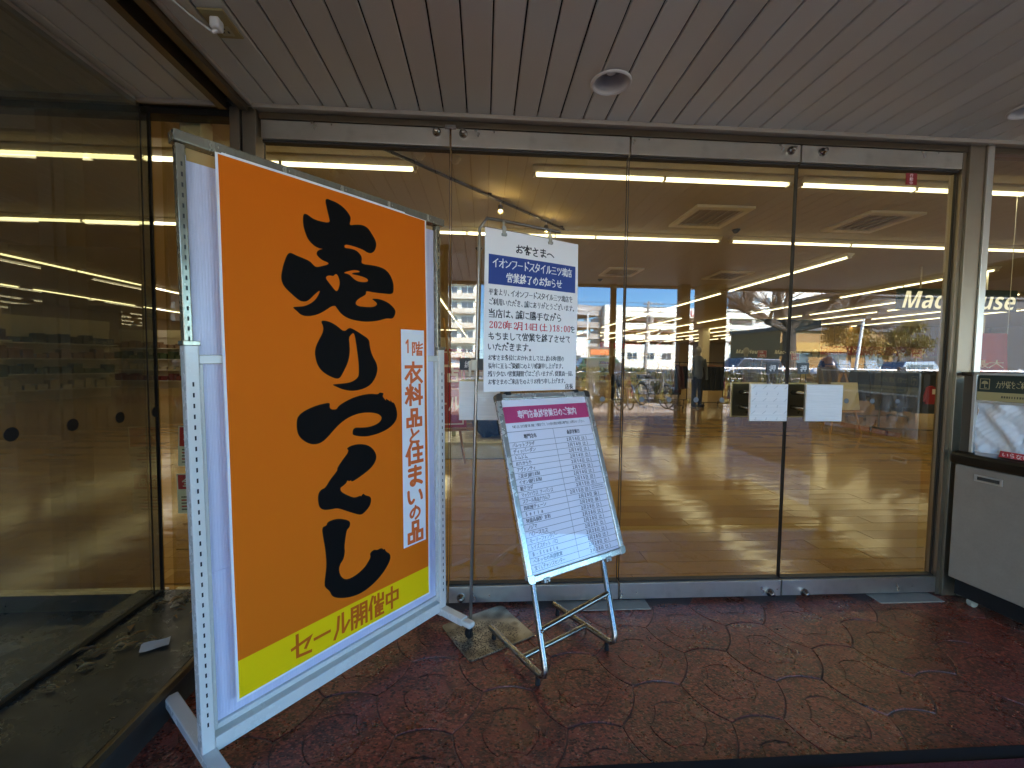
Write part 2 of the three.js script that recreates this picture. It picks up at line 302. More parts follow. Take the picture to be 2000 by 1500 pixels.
// forecourt, road and land beyond
const tileTex = tex(canvas(512, 512, (c, w, h) => {
  c.fillStyle = '#665d53'; c.fillRect(0, 0, w, h);
  for (let i = 0; i < 9000; i++) { const v = R(60, 130); c.fillStyle = `rgba(${v},${v * 0.92},${v * 0.84},0.25)`; c.fillRect(R(0, w), R(0, h), R(1, 6), R(1, 6)); }
}), 0.5);
structure('ground', bx(-260, 260, -0.2, -0.09, -90, 420), std(0x6d685e, 0.95, 0, { map: repeated(cloudy, 0.05) }));
structure('pale_bounce_apron', bx(-60, 80, -0.085, -0.012, 8.6, 11.2), std(0xa8a092, 0.9, 0, { map: repeated(grain(256, 256, [[3, 3, 1], [11, 11, 0.6], [90, 90, 0.5]], 185, 255), 0.2), bumpMap: repeated(fine, 3), bumpScale: 0.002 }));  // sunlit part made paler than the shaded forecourt, added for bounce light
structure('forecourt', bx(-60, 80, -0.085, -0.012, 4.35, 8.595), std(0xffffff, 0.85, 0, { map: tileTex, bumpMap: repeated(fine, 3), bumpScale: 0.002 }));
structure('verge', bx(-60, 80, -0.085, -0.014, 11.205, 17), std(0x78736a, 0.9, 0, { bumpMap: repeated(fine, 3), bumpScale: 0.003 }));
structure('side_forecourt', join([bx(-60, -1.35, -0.085, -0.013, -0.2, 4.34), bx(4.65, 80, -0.085, -0.013, -0.2, 4.34)]), std(0xffffff, 0.85, 0, { map: tileTex }));
structure('road', bx(-200, 220, -0.085, -0.08, 17.2, 26), std(0x55534f, 0.9, 0, { bumpMap: repeated(fine, 4), bumpScale: 0.004 }));
structure('road_marking', join(Array.from({ length: 30 }, (_, i) => bx(-80 + i * 6, -77 + i * 6, -0.0795, -0.076, 21.5, 21.65))), std(0xd8d6cc, 0.7));
structure('pavement', join([bx(-200, 220, -0.085, 0.05, 26.1, 30), bx(-60, 80, -0.085, 0.04, 17.0, 17.19)]), concrete);

// ledge of dark stone that carries the glass screen
const slate = std(0x4a4842, 0.55, 0, { map: repeated(cloudy, 1.1), roughnessMap: repeated(cloudy, 2.3) });
const ledge = structure('stone_ledge', [bx(-1.66, -1.086, 0, 0.12, 0.0, 2.6, 0.006), bx(-5, -1.663, -0.01, 0.02, 0.0, 2.6)], slate);
part('edge_trim', bx(-1.085, -1.07, 0.094, 0.123, 0.0, 2.6, 0.003), std(0x6e6048, 0.4, 0.8), ledge);
part('riser', bx(-1.084, -1.074, 0, 0.0935, 0.0, 2.6), std(0x2c2925, 0.6), ledge);

// ---------------------------------------------------------------- canopy with its slatted soffit
const canopy = structure('canopy', [bx(-30, 30, 2.47, 2.93, 0.02, 4.38), bx(-30, 30, 2.395, 2.469, 4.22, 4.38)], std(0x8a8378, 0.7));
const slatMats = [0xc4c1b6, 0xbfbcb1, 0xc8c5ba].map((c) => std(c, 0.42, 0.1));
const slatShape = new THREE.Shape([[-0.0505, 0.012], [-0.0525, 0.004], [-0.049, 0], [0.049, 0], [0.0525, 0.004], [0.0505, 0.012]].map(([x, y]) => new THREE.Vector2(x, y)));
const slatGeo = metres(new THREE.ExtrudeGeometry(slatShape, { depth: 4.16, bevelEnabled: false }).translate(0, 2.412, 0.05));
for (let i = -37; i < 58; i++) {
  const x = -0.7498 + i * 0.1102 + 0.0551;
  if (x > -1.24 && x < -1.04) continue;
  const m = part('soffit_slat', slatGeo, slatMats[Math.floor(rnd() * 3)], canopy);
  m.position.x = x; m.position.y = R(-0.0008, 0.0008);
}
part('soffit_backing', bx(-6, 7, 2.446, 2.468, 0.03, 4.21), std(0x17130f, 0.9), canopy);
const cutter = new Evaluator();
cutter.attributes = ['position', 'normal', 'uv'];
cutter.useGroups = false;
function cutSoffit(x, z) {   // the hole for a recessed lamp, cut out of the slats it crosses and of the backing
  const drill = new Brush(new THREE.CylinderGeometry(0.0745, 0.0745, 0.3, 40)); drill.position.set(x, 2.44, z); drill.updateMatrixWorld();
  for (const m of canopy.children.filter((o) => (o.name === 'soffit_slat' && Math.abs(o.position.x - x) < 0.13) || o.name === 'soffit_backing')) {
    const body = new Brush(m.geometry.clone()); body.position.copy(m.position); body.updateMatrixWorld();
    const out = cutter.evaluate(body, drill, SUBTRACTION);
    m.geometry = out.geometry;
  }
}
const trim = part('soffit_moulding', [bx(-1.072, 7, 2.395, 2.415, 0.032, 0.052, 0.004), bx(-4.9, -1.59, 2.395, 2.415, 0.032, 0.052, 0.004), bx(-1.575, -1.205, 2.395, 2.415, 0.032, 0.052, 0.004)], moulding, canopy);
part('track_moulding', [bx(-1.078, -1.062, 2.396, 2.416, 0.06, 4.2, 0.003)], moulding, canopy);
part('shutter_track', [bx(-1.205, -1.172, 2.372, 2.44, 0.06, 4.2), bx(-1.112, -1.08, 2.372, 2.44, 0.06, 4.2)], bronze, canopy);
part('track_slot', bx(-1.171, -1.113, 2.425, 2.44, 0.06, 4.2), bronzeDark, canopy);

// ---------------------------------------------------------------- the shop: shell, floor, ceiling
const shell = std(0xa8977a, 0.85);
structure('shop_wall', [
  bx(-30, 34, 2.425, 6.5, -0.35, 0.0), bx(-30, -4.7, -0.05, 2.42, -0.35, 0.0), bx(6.3, 34, -0.05, 2.42, -0.35, 0.0),
  bx(-16.4, -16, -0.05, 3.4, -36.4, -0.36), bx(24, 24.4, -0.05, 3.4, -36.4, -0.36), bx(-15.99, 23.99, -0.05, 3.4, -36.4, -36.0),
], shell);
structure('shop_roof', bx(-30, 34, 3.41, 3.7, -60, -0.36), concrete);
const ceilingTex = tex(canvas(512, 512, (c, w, h) => {
  c.fillStyle = '#b3a78b'; c.fillRect(0, 0, w, h);
  for (let i = 0; i < 2600; i++) { const v = R(120, 190); c.fillStyle = `rgba(${v},${v * 0.93},${v * 0.78},0.25)`; c.fillRect(R(0, w), R(0, h), R(1, 4), R(1, 2)); }
}), 1.1);
structure('shop_ceiling', bx(-15.98, 23.98, 3.13, 3.4, -35.98, -0.37), std(0xffffff, 0.8, 0, { map: ceilingTex }));
// floor: glossy wood; the planks near the doors are laid one by one
function woodCanvas(w, h, tones, planks) {
  return canvas(w, h, (c) => {
    const ph = h / planks;
    for (let r = 0; r < planks; r++) {
      let x = -R(0, w / 3);
      while (x < w) {
        const l = R(w / 5, w / 2.4), t = tones[Math.floor(R(0, tones.length))];
        c.fillStyle = t; c.fillRect(x, r * ph, l, ph);
        for (let k = 0; k < 16; k++) { c.fillStyle = `rgba(${rnd() < 0.5 ? '70,38,14' : '230,185,125'},${R(0.03, 0.12)})`; c.fillRect(x, r * ph + R(0, ph), l, R(0.5, 2)); }
        if (planks > 1) { c.fillStyle = 'rgba(50,28,10,0.5)'; c.fillRect(x, r * ph, 1.2, ph); }
        x += l;
      }
      if (planks > 1) { c.fillStyle = 'rgba(50,28,10,0.55)'; c.fillRect(0, r * ph, w, 1); }
    }
  });
}
const tones = ['#b8924f', '#bd9855', '#b08a48', '#c39f5e', '#a98242'];
const swell = grain(256, 256, [[4, 22, 1], [9, 53, 0.5]], 0, 255);
const woodLook = (map, more) => phys({ map, roughness: 0.15, roughnessMap: repeated(soft, 0.6), bumpMap: repeated(swell, 0.31, 0.47), bumpScale: 0.0016, ...more });
const farFloorTex = tex(woodCanvas(1024, 1024, tones, 13), 0.5);
const floorBase = structure('shop_floor', bx(-15.99, 23.99, -0.05, 0.002, -35.99, -0.12), woodLook(farFloorTex, {}));
const plankMats = Array.from({ length: 6 }, (_, i) => woodLook(tex(woodCanvas(512, 128, [tones[i % 5]], 1), 0.8, 6), {}));
const plankGeos = [0.9, 1.2, 1.5].map((l) => metres(new RoundedBoxGeometry(l - 0.003, 0.006, 0.147, 1, 0.0012)));
for (let r = 0; r < 24; r++) {
  const z = -0.2 - r * 0.15, half = 1.2 + 0.42 * (2.2 - z);
  let x = Math.max(-1.5, -half) - R(0, 0.8);
  while (x < Math.min(5.4, 1.6 + half)) {
    const k = Math.floor(rnd() * 3), l = [0.9, 1.2, 1.5][k], m = part('floor_plank', plankGeos[k], plankMats[Math.floor(rnd() * 6)], floorBase);
    m.position.set(x + l / 2, 0.0052 + R(-0.0004, 0.0004), z); m.rotation.set(R(-0.0012, 0.0012), 0, R(-0.0004, 0.0004));
    x += l;
  }
}
structure('threshold', [bx(-1.06, 3.6, -0.02, 0.009, -0.122, -0.035)], std(0x6d6860, 0.4, 0.8));
for (const [x0, x1, z0, z1, label] of [[0.38, 0.86, -0.015, 0.075, 'pale grey floor patch in front of the door bottom, behind the easel legs'], [2.1, 2.46, -0.02, 0.075, 'grey floor patch at the foot of the door beside the cart']])
  one('floor_patch', bx(x0, x1, 0.001, 0.0055, z0, z1, 0.002), std(0xb0aa9a, 0.7, 0, { map: repeated(soft, 4) }), label, 'floor patch');

// ---------------------------------------------------------------- glass doors and their frame
const X0 = -1.0563, W = 0.8862, GZ = -0.032;
const filmTex = tex(canvas(512, 512, (c, w, h) => {
  c.fillStyle = '#f1f1ec'; c.fillRect(0, 0, w, h);
  for (let i = 0; i < 240; i++) { c.fillStyle = `rgba(200,204,202,${R(0.1, 0.35)})`; c.fillRect(0, R(0, h), w, R(0.5, 2.5)); }
  c.strokeStyle = 'rgba(120,124,124,0.75)'; c.fillStyle = 'rgba(120,124,124,0.75)'; c.lineWidth = 4;
  for (let r = 0; r < 6; r++) for (let k = 0; k < 4; k++) {
    const x = 40 + k * 150 + (r % 2) * 20, y = 40 + r * 88;
    if (r % 2) { c.font = 'italic 40px sans-serif'; c.fillText('2', x, y + 16); } else { c.beginPath(); c.moveTo(x - 24, y + 22); c.lineTo(x + 26, y - 22); c.stroke(); }
  }
}));
const filmPlain = tex(canvas(256, 256, (c, w, h) => { c.fillStyle = '#ecece6'; c.fillRect(0, 0, w, h); for (let i = 0; i < 300; i++) { c.fillStyle = `rgba(${rnd() < 0.5 ? '215,217,214' : '250,250,246'},${R(0.2, 0.6)})`; c.fillRect(R(-60, w), R(0, h), R(20, 200), R(0.5, 2)); } }));
const plateFilm = std(0xffffff, 0.45, 0, { map: filmTex }), plateFilm2 = std(0xffffff, 0.45, 0, { map: filmPlain });
const signMats = {};
function pushSign(text) {
  return signMats[text] ??= std(0xffffff, 0.5, 0, { map: tex(canvas(64 * [...text].length * 2, 128, (c, w, h) => { c.fillStyle = '#4a4d4c'; c.fillRect(0, 0, w, h); write(c, text, w / 2, h * 0.2, h * 0.6, { align: 'center', color: '#e8e8e4', heavy: 0.1 }); })) });
}
function card(w, h, d = 0.002) {   // thin plate whose front shows a whole picture
  const g = new THREE.BoxGeometry(w, h, d), uv = g.attributes.uv, n = g.attributes.normal;
  for (let i = 0; i < uv.count; i++) if (Math.abs(n.getZ(i)) < 0.5) uv.setXY(i, 0.004, 0.004);
  return g;
}
const dotMat = std(0x6d7272, 0.6);
const DOORS = [
  { label: 'glass door mostly hidden behind the orange sale poster', handle: -0.41, film: plateFilm2, knobs: [[-0.235, 2.345]], dots: [] },
  { label: 'glass door behind the white hanging notice, with a dark closed sign', handle: -0.118, film: plateFilm2, sign: ['締切', -0.121, 0.118], knobs: [[-0.108, 2.343], [-0.105, 0.044]], dots: [0.613] },
  { label: 'glass door with a patterned square pull plate at its right edge', handle: 1.347, film: plateFilm, sign: ['押', 1.487, 0.062], knobs: [[1.546, 2.335], [1.537, 0.036]], dots: [0.82, 0.965, 1.11, 1.25] },
  { label: 'rightmost glass door with a plain white square pull plate', handle: 1.642, film: plateFilm2, sign: ['押', 1.658, 0.062], knobs: [[1.712, 2.335], [1.73, 0.032]], dots: [1.94, 2.085, 2.231] },
];
const knobGeo = new THREE.LatheGeometry([[0, 0.034], [0.009, 0.034], [0.011, 0.031], [0.012, 0.018], [0.018, 0.012], [0.021, 0.006], [0.021, 0]].map(([x, y]) => new THREE.Vector2(x, y)), 20).rotateX(Math.PI / 2);
DOORS.forEach((d, i) => {
  const a = X0 + i * W + 0.004, b = X0 + (i + 1) * W - 0.004, t = thing('glass_door', d.label, 'glass door', [0, 0, 0], 0, 'entrance doors');
  const pane = part('pane', new THREE.PlaneGeometry(b - a - 0.004, 2.19).translate((a + b) / 2, 1.191, GZ), doorGlass, t);
  for (const x of [a, b - 0.002]) part('edge_seal', bx(x, x + 0.002, 0.1, 2.283, GZ - 0.006, GZ + 0.006), std(0x1a1812, 0.5), t);
  part('top_rail', bx(a, b, 2.283, 2.367, -0.06, 0.0, 0.002), steel, t);
  part('bottom_rail', bx(a, b, 0.016, 0.1, -0.06, 0.0, 0.002), steel, t);
  for (const [y0, y1] of [[2.272, 2.2825], [0.1005, 0.108]]) part('glazing_bead', bx(a, b, y0, y1, -0.05, -0.014), std(0x2a251d, 0.6), t);
  const h = part('pull_plate', bx(0, 0.2, 0.962, 1.153, 0.045, 0.058, 0.002).translate(d.handle, 0, 0), steel, t);
  part('film', card(0.194, 0.185, 0.0015).translate(d.handle + 0.1, 1.0575, 0.0592), d.film, h);
  for (const [x, y] of [[0.05, 1.02], [0.05, 1.1], [0.15, 1.06]]) part('standoff', rod([d.handle + x, y, -0.111], [d.handle + x, y, 0.046], 0.011), chrome, h);
  const q = part('inner_pull_plate', bx(0, 0.2, 0.962, 1.153, -0.122, -0.112, 0.002).translate(d.handle, 0, 0), steel, t);
  part('inner_backing', bx(0.008, 0.192, 0.97, 1.145, -0.1118, -0.108).translate(d.handle, 0, 0), blackPlastic, q);
  if (d.sign) part('door_sign', card(d.sign[2], 0.058, 0.0015).translate(d.sign[1] + d.sign[2] / 2, 1.233, GZ + 0.0025), pushSign(d.sign[0]), t);
  for (const [x, y] of d.knobs) part('bolt_knob', knobGeo.clone().translate(x, y, 0.0), chrome, t);
  for (const x of d.dots) part('warning_dot', disc(0.0135, 0.001, 20).rotateX(Math.PI / 2).translate(x, 1.062, GZ + 0.002), dotMat, t);
  if (i === 1) part('latch_bracket', bx(-0.197, -0.143, 2.36, 2.378, 0.001, 0.014, 0.002), chrome, t);
  if (i === 3) part('sticker', card(0.063, 0.06, 0.001).translate(2.235, 2.235, GZ + 0.0022), std(0xffffff, 0.5, 0, { map: tex(canvas(128, 128, (c, w, h) => { c.fillStyle = '#8e1f20'; c.fillRect(0, 0, w, h); ['作', '動', '中'].forEach((ch, k) => letter(c, ch, 44, 4 + k * 41, 40, 40, { color: '#f0dcd8', heavy: 0.11 })); })) }), t);
});
function frameBar(name, label, geo, mat, more) { const t = thing(name, label, 'door frame'); part('cover', geo, mat, t); for (const [n, g, m] of more ?? []) part(n, g, m, t); return t; }
frameBar('door_post', 'dark metal post at the corner left of the glass doors', bx(-1.178, -1.134, 0, 2.405, -0.07, 0.03, 0.003), steelDark, [['inner_cover', bx(-1.122, -1.062, 0, 2.405, -0.07, 0.03, 0.003), steelDark], ['groove', bx(-1.133, -1.123, 0, 2.405, -0.06, 0.012), bronzeDark]]);
frameBar('door_post', 'bronze and steel post between the right door and the cart', bx(2.512, 2.598, 0, 2.405, -0.08, 0.012, 0.003), steelDark, [['bright_cover', bx(2.6, 2.637, 0, 2.405, -0.08, 0.022, 0.003), steel], ['jamb', bx(2.4905, 2.511, 0, 2.405, -0.07, -0.004), steelDark]]);
frameBar('door_post', 'narrow steel post at the far right edge behind the cart', bx(3.3, 3.36, 0, 2.405, -0.08, 0.02, 0.003), steelDark);
frameBar('header_bar', 'dark metal header above the entrance doors', bx(-1.06, 6.28, 2.37, 2.4, -0.07, 0.005, 0.002), bronze, [['lip', bx(-1.06, 6.28, 2.4005, 2.4235, -0.06, 0.03, 0.002), moulding]]);
frameBar('header_bar', 'dark metal header above the shopfront left of the doors', bx(-4.68, -1.18, 2.37, 2.4, -0.07, 0.005, 0.002), bronzeDark, [['lip', bx(-4.68, -1.18, 2.4005, 2.4235, -0.06, 0.03, 0.002), bronze]]);
for (const [a, b, label] of [[-1.52, -1.18, 'narrow fixed shop window between the glass screen and the door post'], [-3.45, -1.56, 'wide fixed shop window seen through the glass screen'], [-4.68, -3.452, 'outermost fixed shop window left of the entrance'], [2.64, 3.298, 'fixed shop window behind the cart'], [3.362, 4.8, 'fixed shop window right of the cart'], [4.82, 6.28, 'outermost fixed shop window right of the entrance']]) {
  const t = thing('shop_window', label, 'shop window', [0, 0, 0], 0, 'fixed shop windows');
  part('pane', new THREE.PlaneGeometry(b - a, 2.27).translate((a + b) / 2, 1.235, GZ), doorGlass, t);
  part('bottom_rail', bx(a, b, 0.016, 0.1, -0.06, 0.0, 0.002), steel, t);
}
// the glass screen at right angles to the doors
{
  const t = thing('glass_screen', 'dim glass screen on a stone ledge left of the orange poster', 'glass screen');
  part('pane', new THREE.PlaneGeometry(2.5, 2.245).rotateY(Math.PI / 2).translate(-1.54, 1.2555, 1.28), screenGlass, t);
  part('bottom_channel', bx(-1.556, -1.524, 0.1205, 0.135, 0.03, 2.53, 0.002), bronzeDark, t);
  part('top_channel', bx(-1.58, -1.56, 2.372, 2.41, 0.06, 2.53, 0.003), moulding, t);
  part('corner_joint', [bx(-1.547, -1.535, 0.121, 2.37, 0.01, 0.02), bx(-1.5355, -1.5315, 0.136, 2.37, 0.075, 0.079)], bronzeDark, t);
  for (let i = 0; i < 9; i++) part('warning_dot', disc(0.0235, 0.0012, 22).rotateZ(Math.PI / 2).translate(-1.5385, 0.991, 0.016 + 0.2135 * i + (i ? 0 : 0.012)), rubber, t);
}

// ---------------------------------------------------------------- orange sale poster on its rolling stand
// outlines of the five brush characters, measured on the poster in thousandths of its width and height
const BRUSH = {
  sell: [[414,25],[425,21],[441,22],[471,23],[509,30],[536,42],[542,49],[531,65],[563,59],[605,55],[635,59],[656,70],[677,82],[682,93],[672,107],[650,115],[628,115],[603,110],[561,108],[533,107],[507,108],[505,116],[533,114],[569,115],[594,124],[598,132],[593,143],[636,142],[688,141],[734,145],[762,156],[780,173],[782,187],[777,202],[723,203],[668,204],[633,203],[616,203],[617,210],[603,215],[573,223],[556,232],[564,239],[606,240],[658,238],[678,232],[676,227],[659,222],[646,219],[695,217],[750,224],[786,237],[791,246],[778,258],[763,262],[735,261],[684,269],[613,274],[546,272],[506,267],[479,259],[464,250],[449,241],[399,258],[363,267],[321,271],[293,269],[277,261],[258,255],[281,253],[311,251],[343,243],[365,233],[378,222],[384,214],[365,221],[329,239],[308,242],[288,240],[250,226],[225,215],[215,202],[219,188],[228,170],[248,146],[280,151],[320,155],[341,158],[354,164],[368,168],[397,163],[424,158],[427,154],[394,151],[371,143],[370,137],[381,131],[403,127],[385,128],[360,125],[333,115],[320,101],[312,87],[313,65],[332,64],[353,70],[388,72],[436,70],[432,60],[422,43]],
  sell_heart: [[460,174],[471,178],[480,191],[476,201],[464,215],[439,203],[414,190],[411,185],[422,181],[437,180],[448,181]],
  sell_gap: [[495,170],[526,164],[559,159],[584,160],[584,163],[551,166],[538,170],[583,170],[626,174],[631,180],[608,184],[566,184],[538,175],[526,171]],
  ri: [[380,277],[421,278],[458,286],[496,300],[521,288],[553,294],[595,305],[629,314],[630,331],[645,353],[667,368],[675,384],[661,404],[633,420],[589,429],[531,432],[482,427],[451,420],[425,414],[475,414],[523,412],[557,404],[568,395],[567,367],[558,332],[547,298],[528,305],[518,312],[521,325],[522,346],[511,367],[488,387],[465,404],[429,399],[385,387],[361,372],[350,349],[356,333],[371,319],[390,304],[396,291]],
  tsu: [[418,453],[413,463],[422,469],[449,470],[457,463],[497,453],[555,444],[624,440],[677,444],[682,439],[712,442],[700,448],[714,457],[725,461],[719,454],[756,466],[747,457],[761,467],[773,467],[790,485],[794,503],[779,517],[740,530],[683,538],[620,541],[576,539],[534,533],[528,528],[535,515],[586,519],[638,519],[679,513],[698,503],[689,495],[662,488],[613,484],[562,484],[512,490],[471,500],[439,512],[400,530],[370,539],[337,540],[306,534],[275,521],[263,507],[262,488],[268,476],[296,466],[345,458],[382,455]],
  ku: [[494,560],[533,555],[576,556],[619,563],[650,577],[663,593],[653,607],[626,619],[581,630],[521,641],[517,635],[507,638],[499,633],[493,640],[472,645],[460,647],[465,658],[512,673],[536,679],[566,677],[570,680],[581,673],[592,680],[628,687],[622,707],[591,719],[567,724],[535,716],[494,705],[446,691],[415,690],[377,687],[355,678],[350,660],[353,647],[368,640],[387,639],[411,623],[450,606],[446,602],[471,587],[512,567]],
  shi: [[391,716],[418,714],[453,716],[493,725],[509,732],[504,744],[488,747],[478,772],[474,786],[477,796],[468,813],[452,819],[442,831],[450,848],[470,860],[495,864],[537,862],[581,853],[603,842],[617,833],[611,823],[636,818],[654,823],[682,821],[696,829],[701,826],[709,836],[734,845],[739,858],[719,874],[680,891],[624,905],[561,912],[501,909],[444,899],[405,887],[394,871],[375,861],[368,851],[382,815],[380,780],[370,747],[364,723],[389,723]],
};
const posterTex = tex(canvas(960, 2040, (c, w, h) => {
  c.fillStyle = '#f4f2ee'; c.fillRect(0, 0, w, h);
  const mx = 9, my = 9, iw = w - 2 * mx, ih = h - 2 * my, X = (u) => mx + u * iw, Y = (v) => my + v * ih;
  c.fillStyle = '#e5700a'; c.fillRect(mx, my, iw, ih);
  c.fillStyle = '#fbd000'; c.fillRect(mx, Y(0.926), iw, Y(1) - Y(0.926));
  const trace = (P) => {
    c.moveTo((X(P[0][0] / 1000) + X(P[P.length - 1][0] / 1000)) / 2, (Y(P[0][1] / 1000) + Y(P[P.length - 1][1] / 1000)) / 2);
    P.forEach((p, i) => { const q = P[(i + 1) % P.length], x = X(p[0] / 1000), y = Y(p[1] / 1000); c.quadraticCurveTo(x, y, (x + X(q[0] / 1000)) / 2, (y + Y(q[1] / 1000)) / 2); });
    c.closePath();
  };
  c.fillStyle = '#080605';
  c.beginPath(); trace(BRUSH.sell); trace(BRUSH.sell_heart); trace(BRUSH.sell_gap); c.fill('evenodd');
  for (const k of ['ri', 'tsu', 'ku', 'shi']) { c.beginPath(); trace(BRUSH[k]); c.fill(); }
  const o = { color: '#dd6a1e', heavy: 0.155 };
  [['セ', 0.212], ['ー', 0.31], ['ル', 0.407], ['開', 0.505], ['催', 0.604], ['中', 0.703]].forEach(([ch, u]) => letter(c, ch, X(u) - 2, Y(0.9315), 0.092 * iw, 0.06 * ih, { color: '#cf5f14', heavy: 0.15 }));
}));
const stripTex = tex(canvas(240, 1760, (c, w, h) => {
  c.fillStyle = '#f1efec'; c.fillRect(0, 0, w, h);
  const o = { color: '#e0661c', heavy: 0.15 }, Y = (v) => (v - 0.285) / 0.56 * h;
  letter(c, '1', 20, Y(0.303), 88, 0.046 / 0.56 * h, o);
  letter(c, '階', 104, Y(0.311), 124, 0.04 / 0.56 * h, { ...o, heavy: 0.105 });
  [['衣', 0.366, 0.055], ['料', 0.424, 0.055], ['品', 0.481, 0.055], ['と', 0.535, 0.042], ['住', 0.574, 0.06], ['ま', 0.632, 0.06], ['い', 0.69, 0.053], ['の', 0.737, 0.043], ['品', 0.776, 0.066]].forEach(([ch, v, l]) => letter(c, ch, 'との'.includes(ch) ? 52 : 34, Y(v), 'との'.includes(ch) ? 145 : 186, l / 0.56 * h, o));
}));
{
  const t = thing('sale_poster_stand', 'white rolling frame stand with a tall orange sale poster', 'poster stand', [-0.746, 0, 0.82]);
  t.rotation.set(0, 0.85, 0.0155);
  const zinc = std(0xb0a992, 0.4, 0.6, { roughnessMap: repeated(cloudy, 5, 1.3), map: repeated(grain(256, 256, [[9, 9, 1], [40, 40, 1]], 170, 255), 4, 1.5) });
  const slot = std(0x0a0a0a, 0.8);
  const holes = (x, y0, y1, n, z) => Array.from({ length: n }, (_, i) => bx(x - 0.0022, x + 0.0022, y0 + (y1 - y0) * i / n, y0 + (y1 - y0) * (i + 0.42) / n, z, z + 0.0006));
  const upL = part('upper_post', bx(-0.0985, -0.0765, 1.24, 1.832, -0.034, -0.006, 0.003), zinc, t); part('slot_row', holes(-0.0865, 1.27, 1.8, 19, -0.0062), slot, upL);
  const upR = part('upper_post', bx(0.843, 0.865, 1.24, 1.832, -0.034, -0.006, 0.003), zinc, t); part('slot_row', holes(0.854, 1.27, 1.8, 19, -0.0062), slot, upR);
  const loL = part('lower_post', bx(-0.1005, -0.0655, 0.045, 1.292, -0.04, 0.0, 0.004), whitePaint, t); part('slot_row', holes(-0.083, 0.16, 1.2, 34, -0.0002), slot, loL);
  const loR = part('lower_post', bx(0.846, 0.881, 0.045, 1.292, -0.04, 0.0, 0.004), whitePaint, t); part('slot_row', holes(0.8635, 0.16, 1.2, 34, -0.0002), slot, loR);
  part('post_collar', [bx(-0.1035, -0.0625, 1.284, 1.298, -0.043, 0.003, 0.002)], zinc, t);
  part('post_collar', [bx(0.843, 0.884, 1.284, 1.298, -0.043, 0.003, 0.002)], zinc, t);
  part('top_bar', bx(-0.105, 0.882, 1.833, 1.863, -0.042, 0.004, 0.003), zinc, t);
  part('crossbar', bx(-0.0653, 0.8458, 1.233, 1.258, -0.019, -0.004, 0.002), whitePaint, t);
  part('bottom_bar', [bx(-0.0653, 0.8458, 0.066, 0.112, -0.04, -0.002, 0.003), bx(-0.0653, 0.8458, 0.1125, 0.132, -0.0385, -0.032)], whitePaint, t);
  part('inner_trim', [bx(-0.0648, -0.054, 0.135, 1.232, -0.03, -0.012, 0.002), bx(0.835, 0.8455, 0.135, 1.232, -0.03, -0.012, 0.002), bx(-0.054, 0.835, 0.133, 0.145, -0.03, -0.012, 0.002)], whitePaint, t);
  const board = tex(canvas(512, 128, (c, w, h) => { c.fillStyle = '#e4e4ee'; c.fillRect(0, 0, w, h); for (let x = 0; x < w; x += 8) { c.fillStyle = 'rgba(205,205,222,0.45)'; c.fillRect(x, 0, 2, h); } for (let i = 0; i < 120; i++) { c.fillStyle = 'rgba(250,250,255,0.25)'; c.fillRect(R(0, w), R(0, h), R(1, 2), R(4, 40)); } }), 2, 1);
  const ribs = tex(canvas(256, 8, (c, w, h) => { const g = c.createImageData(w, h); for (let i = 0; i < w * h; i++) { const v = 128 + 120 * Math.sin((i % w) / w * 32 * 6.283); g.data.set([v, v, v, 255], i * 4); } c.putImageData(g, 0, 0); }), 4, 1, false);
  const plastic = phys({ color: 0xf2f2fb, map: board, roughness: 0.34, bumpMap: ribs, bumpScale: 0.0006, clearcoat: 0.3, clearcoatRoughness: 0.25 });
  part('backing_board', bx(-0.0755, 0.842, 1.2585, 1.812, -0.03, -0.026), plastic, t);
  part('backing_board', bx(-0.0535, 0.8345, 0.585, 1.2325, -0.03, -0.0255), plastic, t);
  part('backing_board', bx(-0.0535, 0.8345, 0.146, 0.61, -0.0249, -0.0215), plastic, t);
  part('tape_strip', bx(-0.07, 0.012, 1.797, 1.831, -0.0255, -0.0245), std(0xb9975a, 0.5), t);
  const g = new THREE.PlaneGeometry(0.7847, 1.647, 14, 30), p = g.attributes.position;
  for (let i = 0; i < p.count; i++) { const u = p.getX(i), v = p.getY(i); p.setZ(i, 0.0022 * Math.sin(u * 7 + v * 2.1) + 0.0014 * Math.sin(v * 9 - u * 5)); }
  g.computeVertexNormals(); g.translate(0.3833, 1.0155, 0.0055);
  const poster = part('poster', g, phys({ map: posterTex, roughness: 0.75, specularIntensity: 0.35, bumpMap: repeated(fine, 5, 9), bumpScale: 0.0003, side: THREE.DoubleSide }), t);
  part('strip_label', card(0.121, 0.915, 0.0008).translate(0.69, 0.908, 0.0105), std(0xffffff, 0.5, 0, { map: stripTex }), poster).userData.label = 'white paper strip with vertical orange lettering';
  for (const x of [-0.083, 0.8635]) {
    const f = part('foot', [bx(x - 0.02, x + 0.02, 0.05, 0.083, -0.36, 0.135, 0.004), bx(x - 0.02, x + 0.02, 0.052, 0.078, 0.13, 0.185, 0.01)], whitePaint, t);
    for (const z of [-0.33, 0.158]) part('caster', [rod([x, 0.03, z], [x, 0.052, z], 0.012), bx(x - 0.013, x + 0.013, 0.02, 0.044, z - 0.006, z + 0.016, 0.003), disc(0.02, 0.014, 18).rotateZ(Math.PI / 2).translate(x, 0.02, z + 0.004)], rubber, f);
  }
}

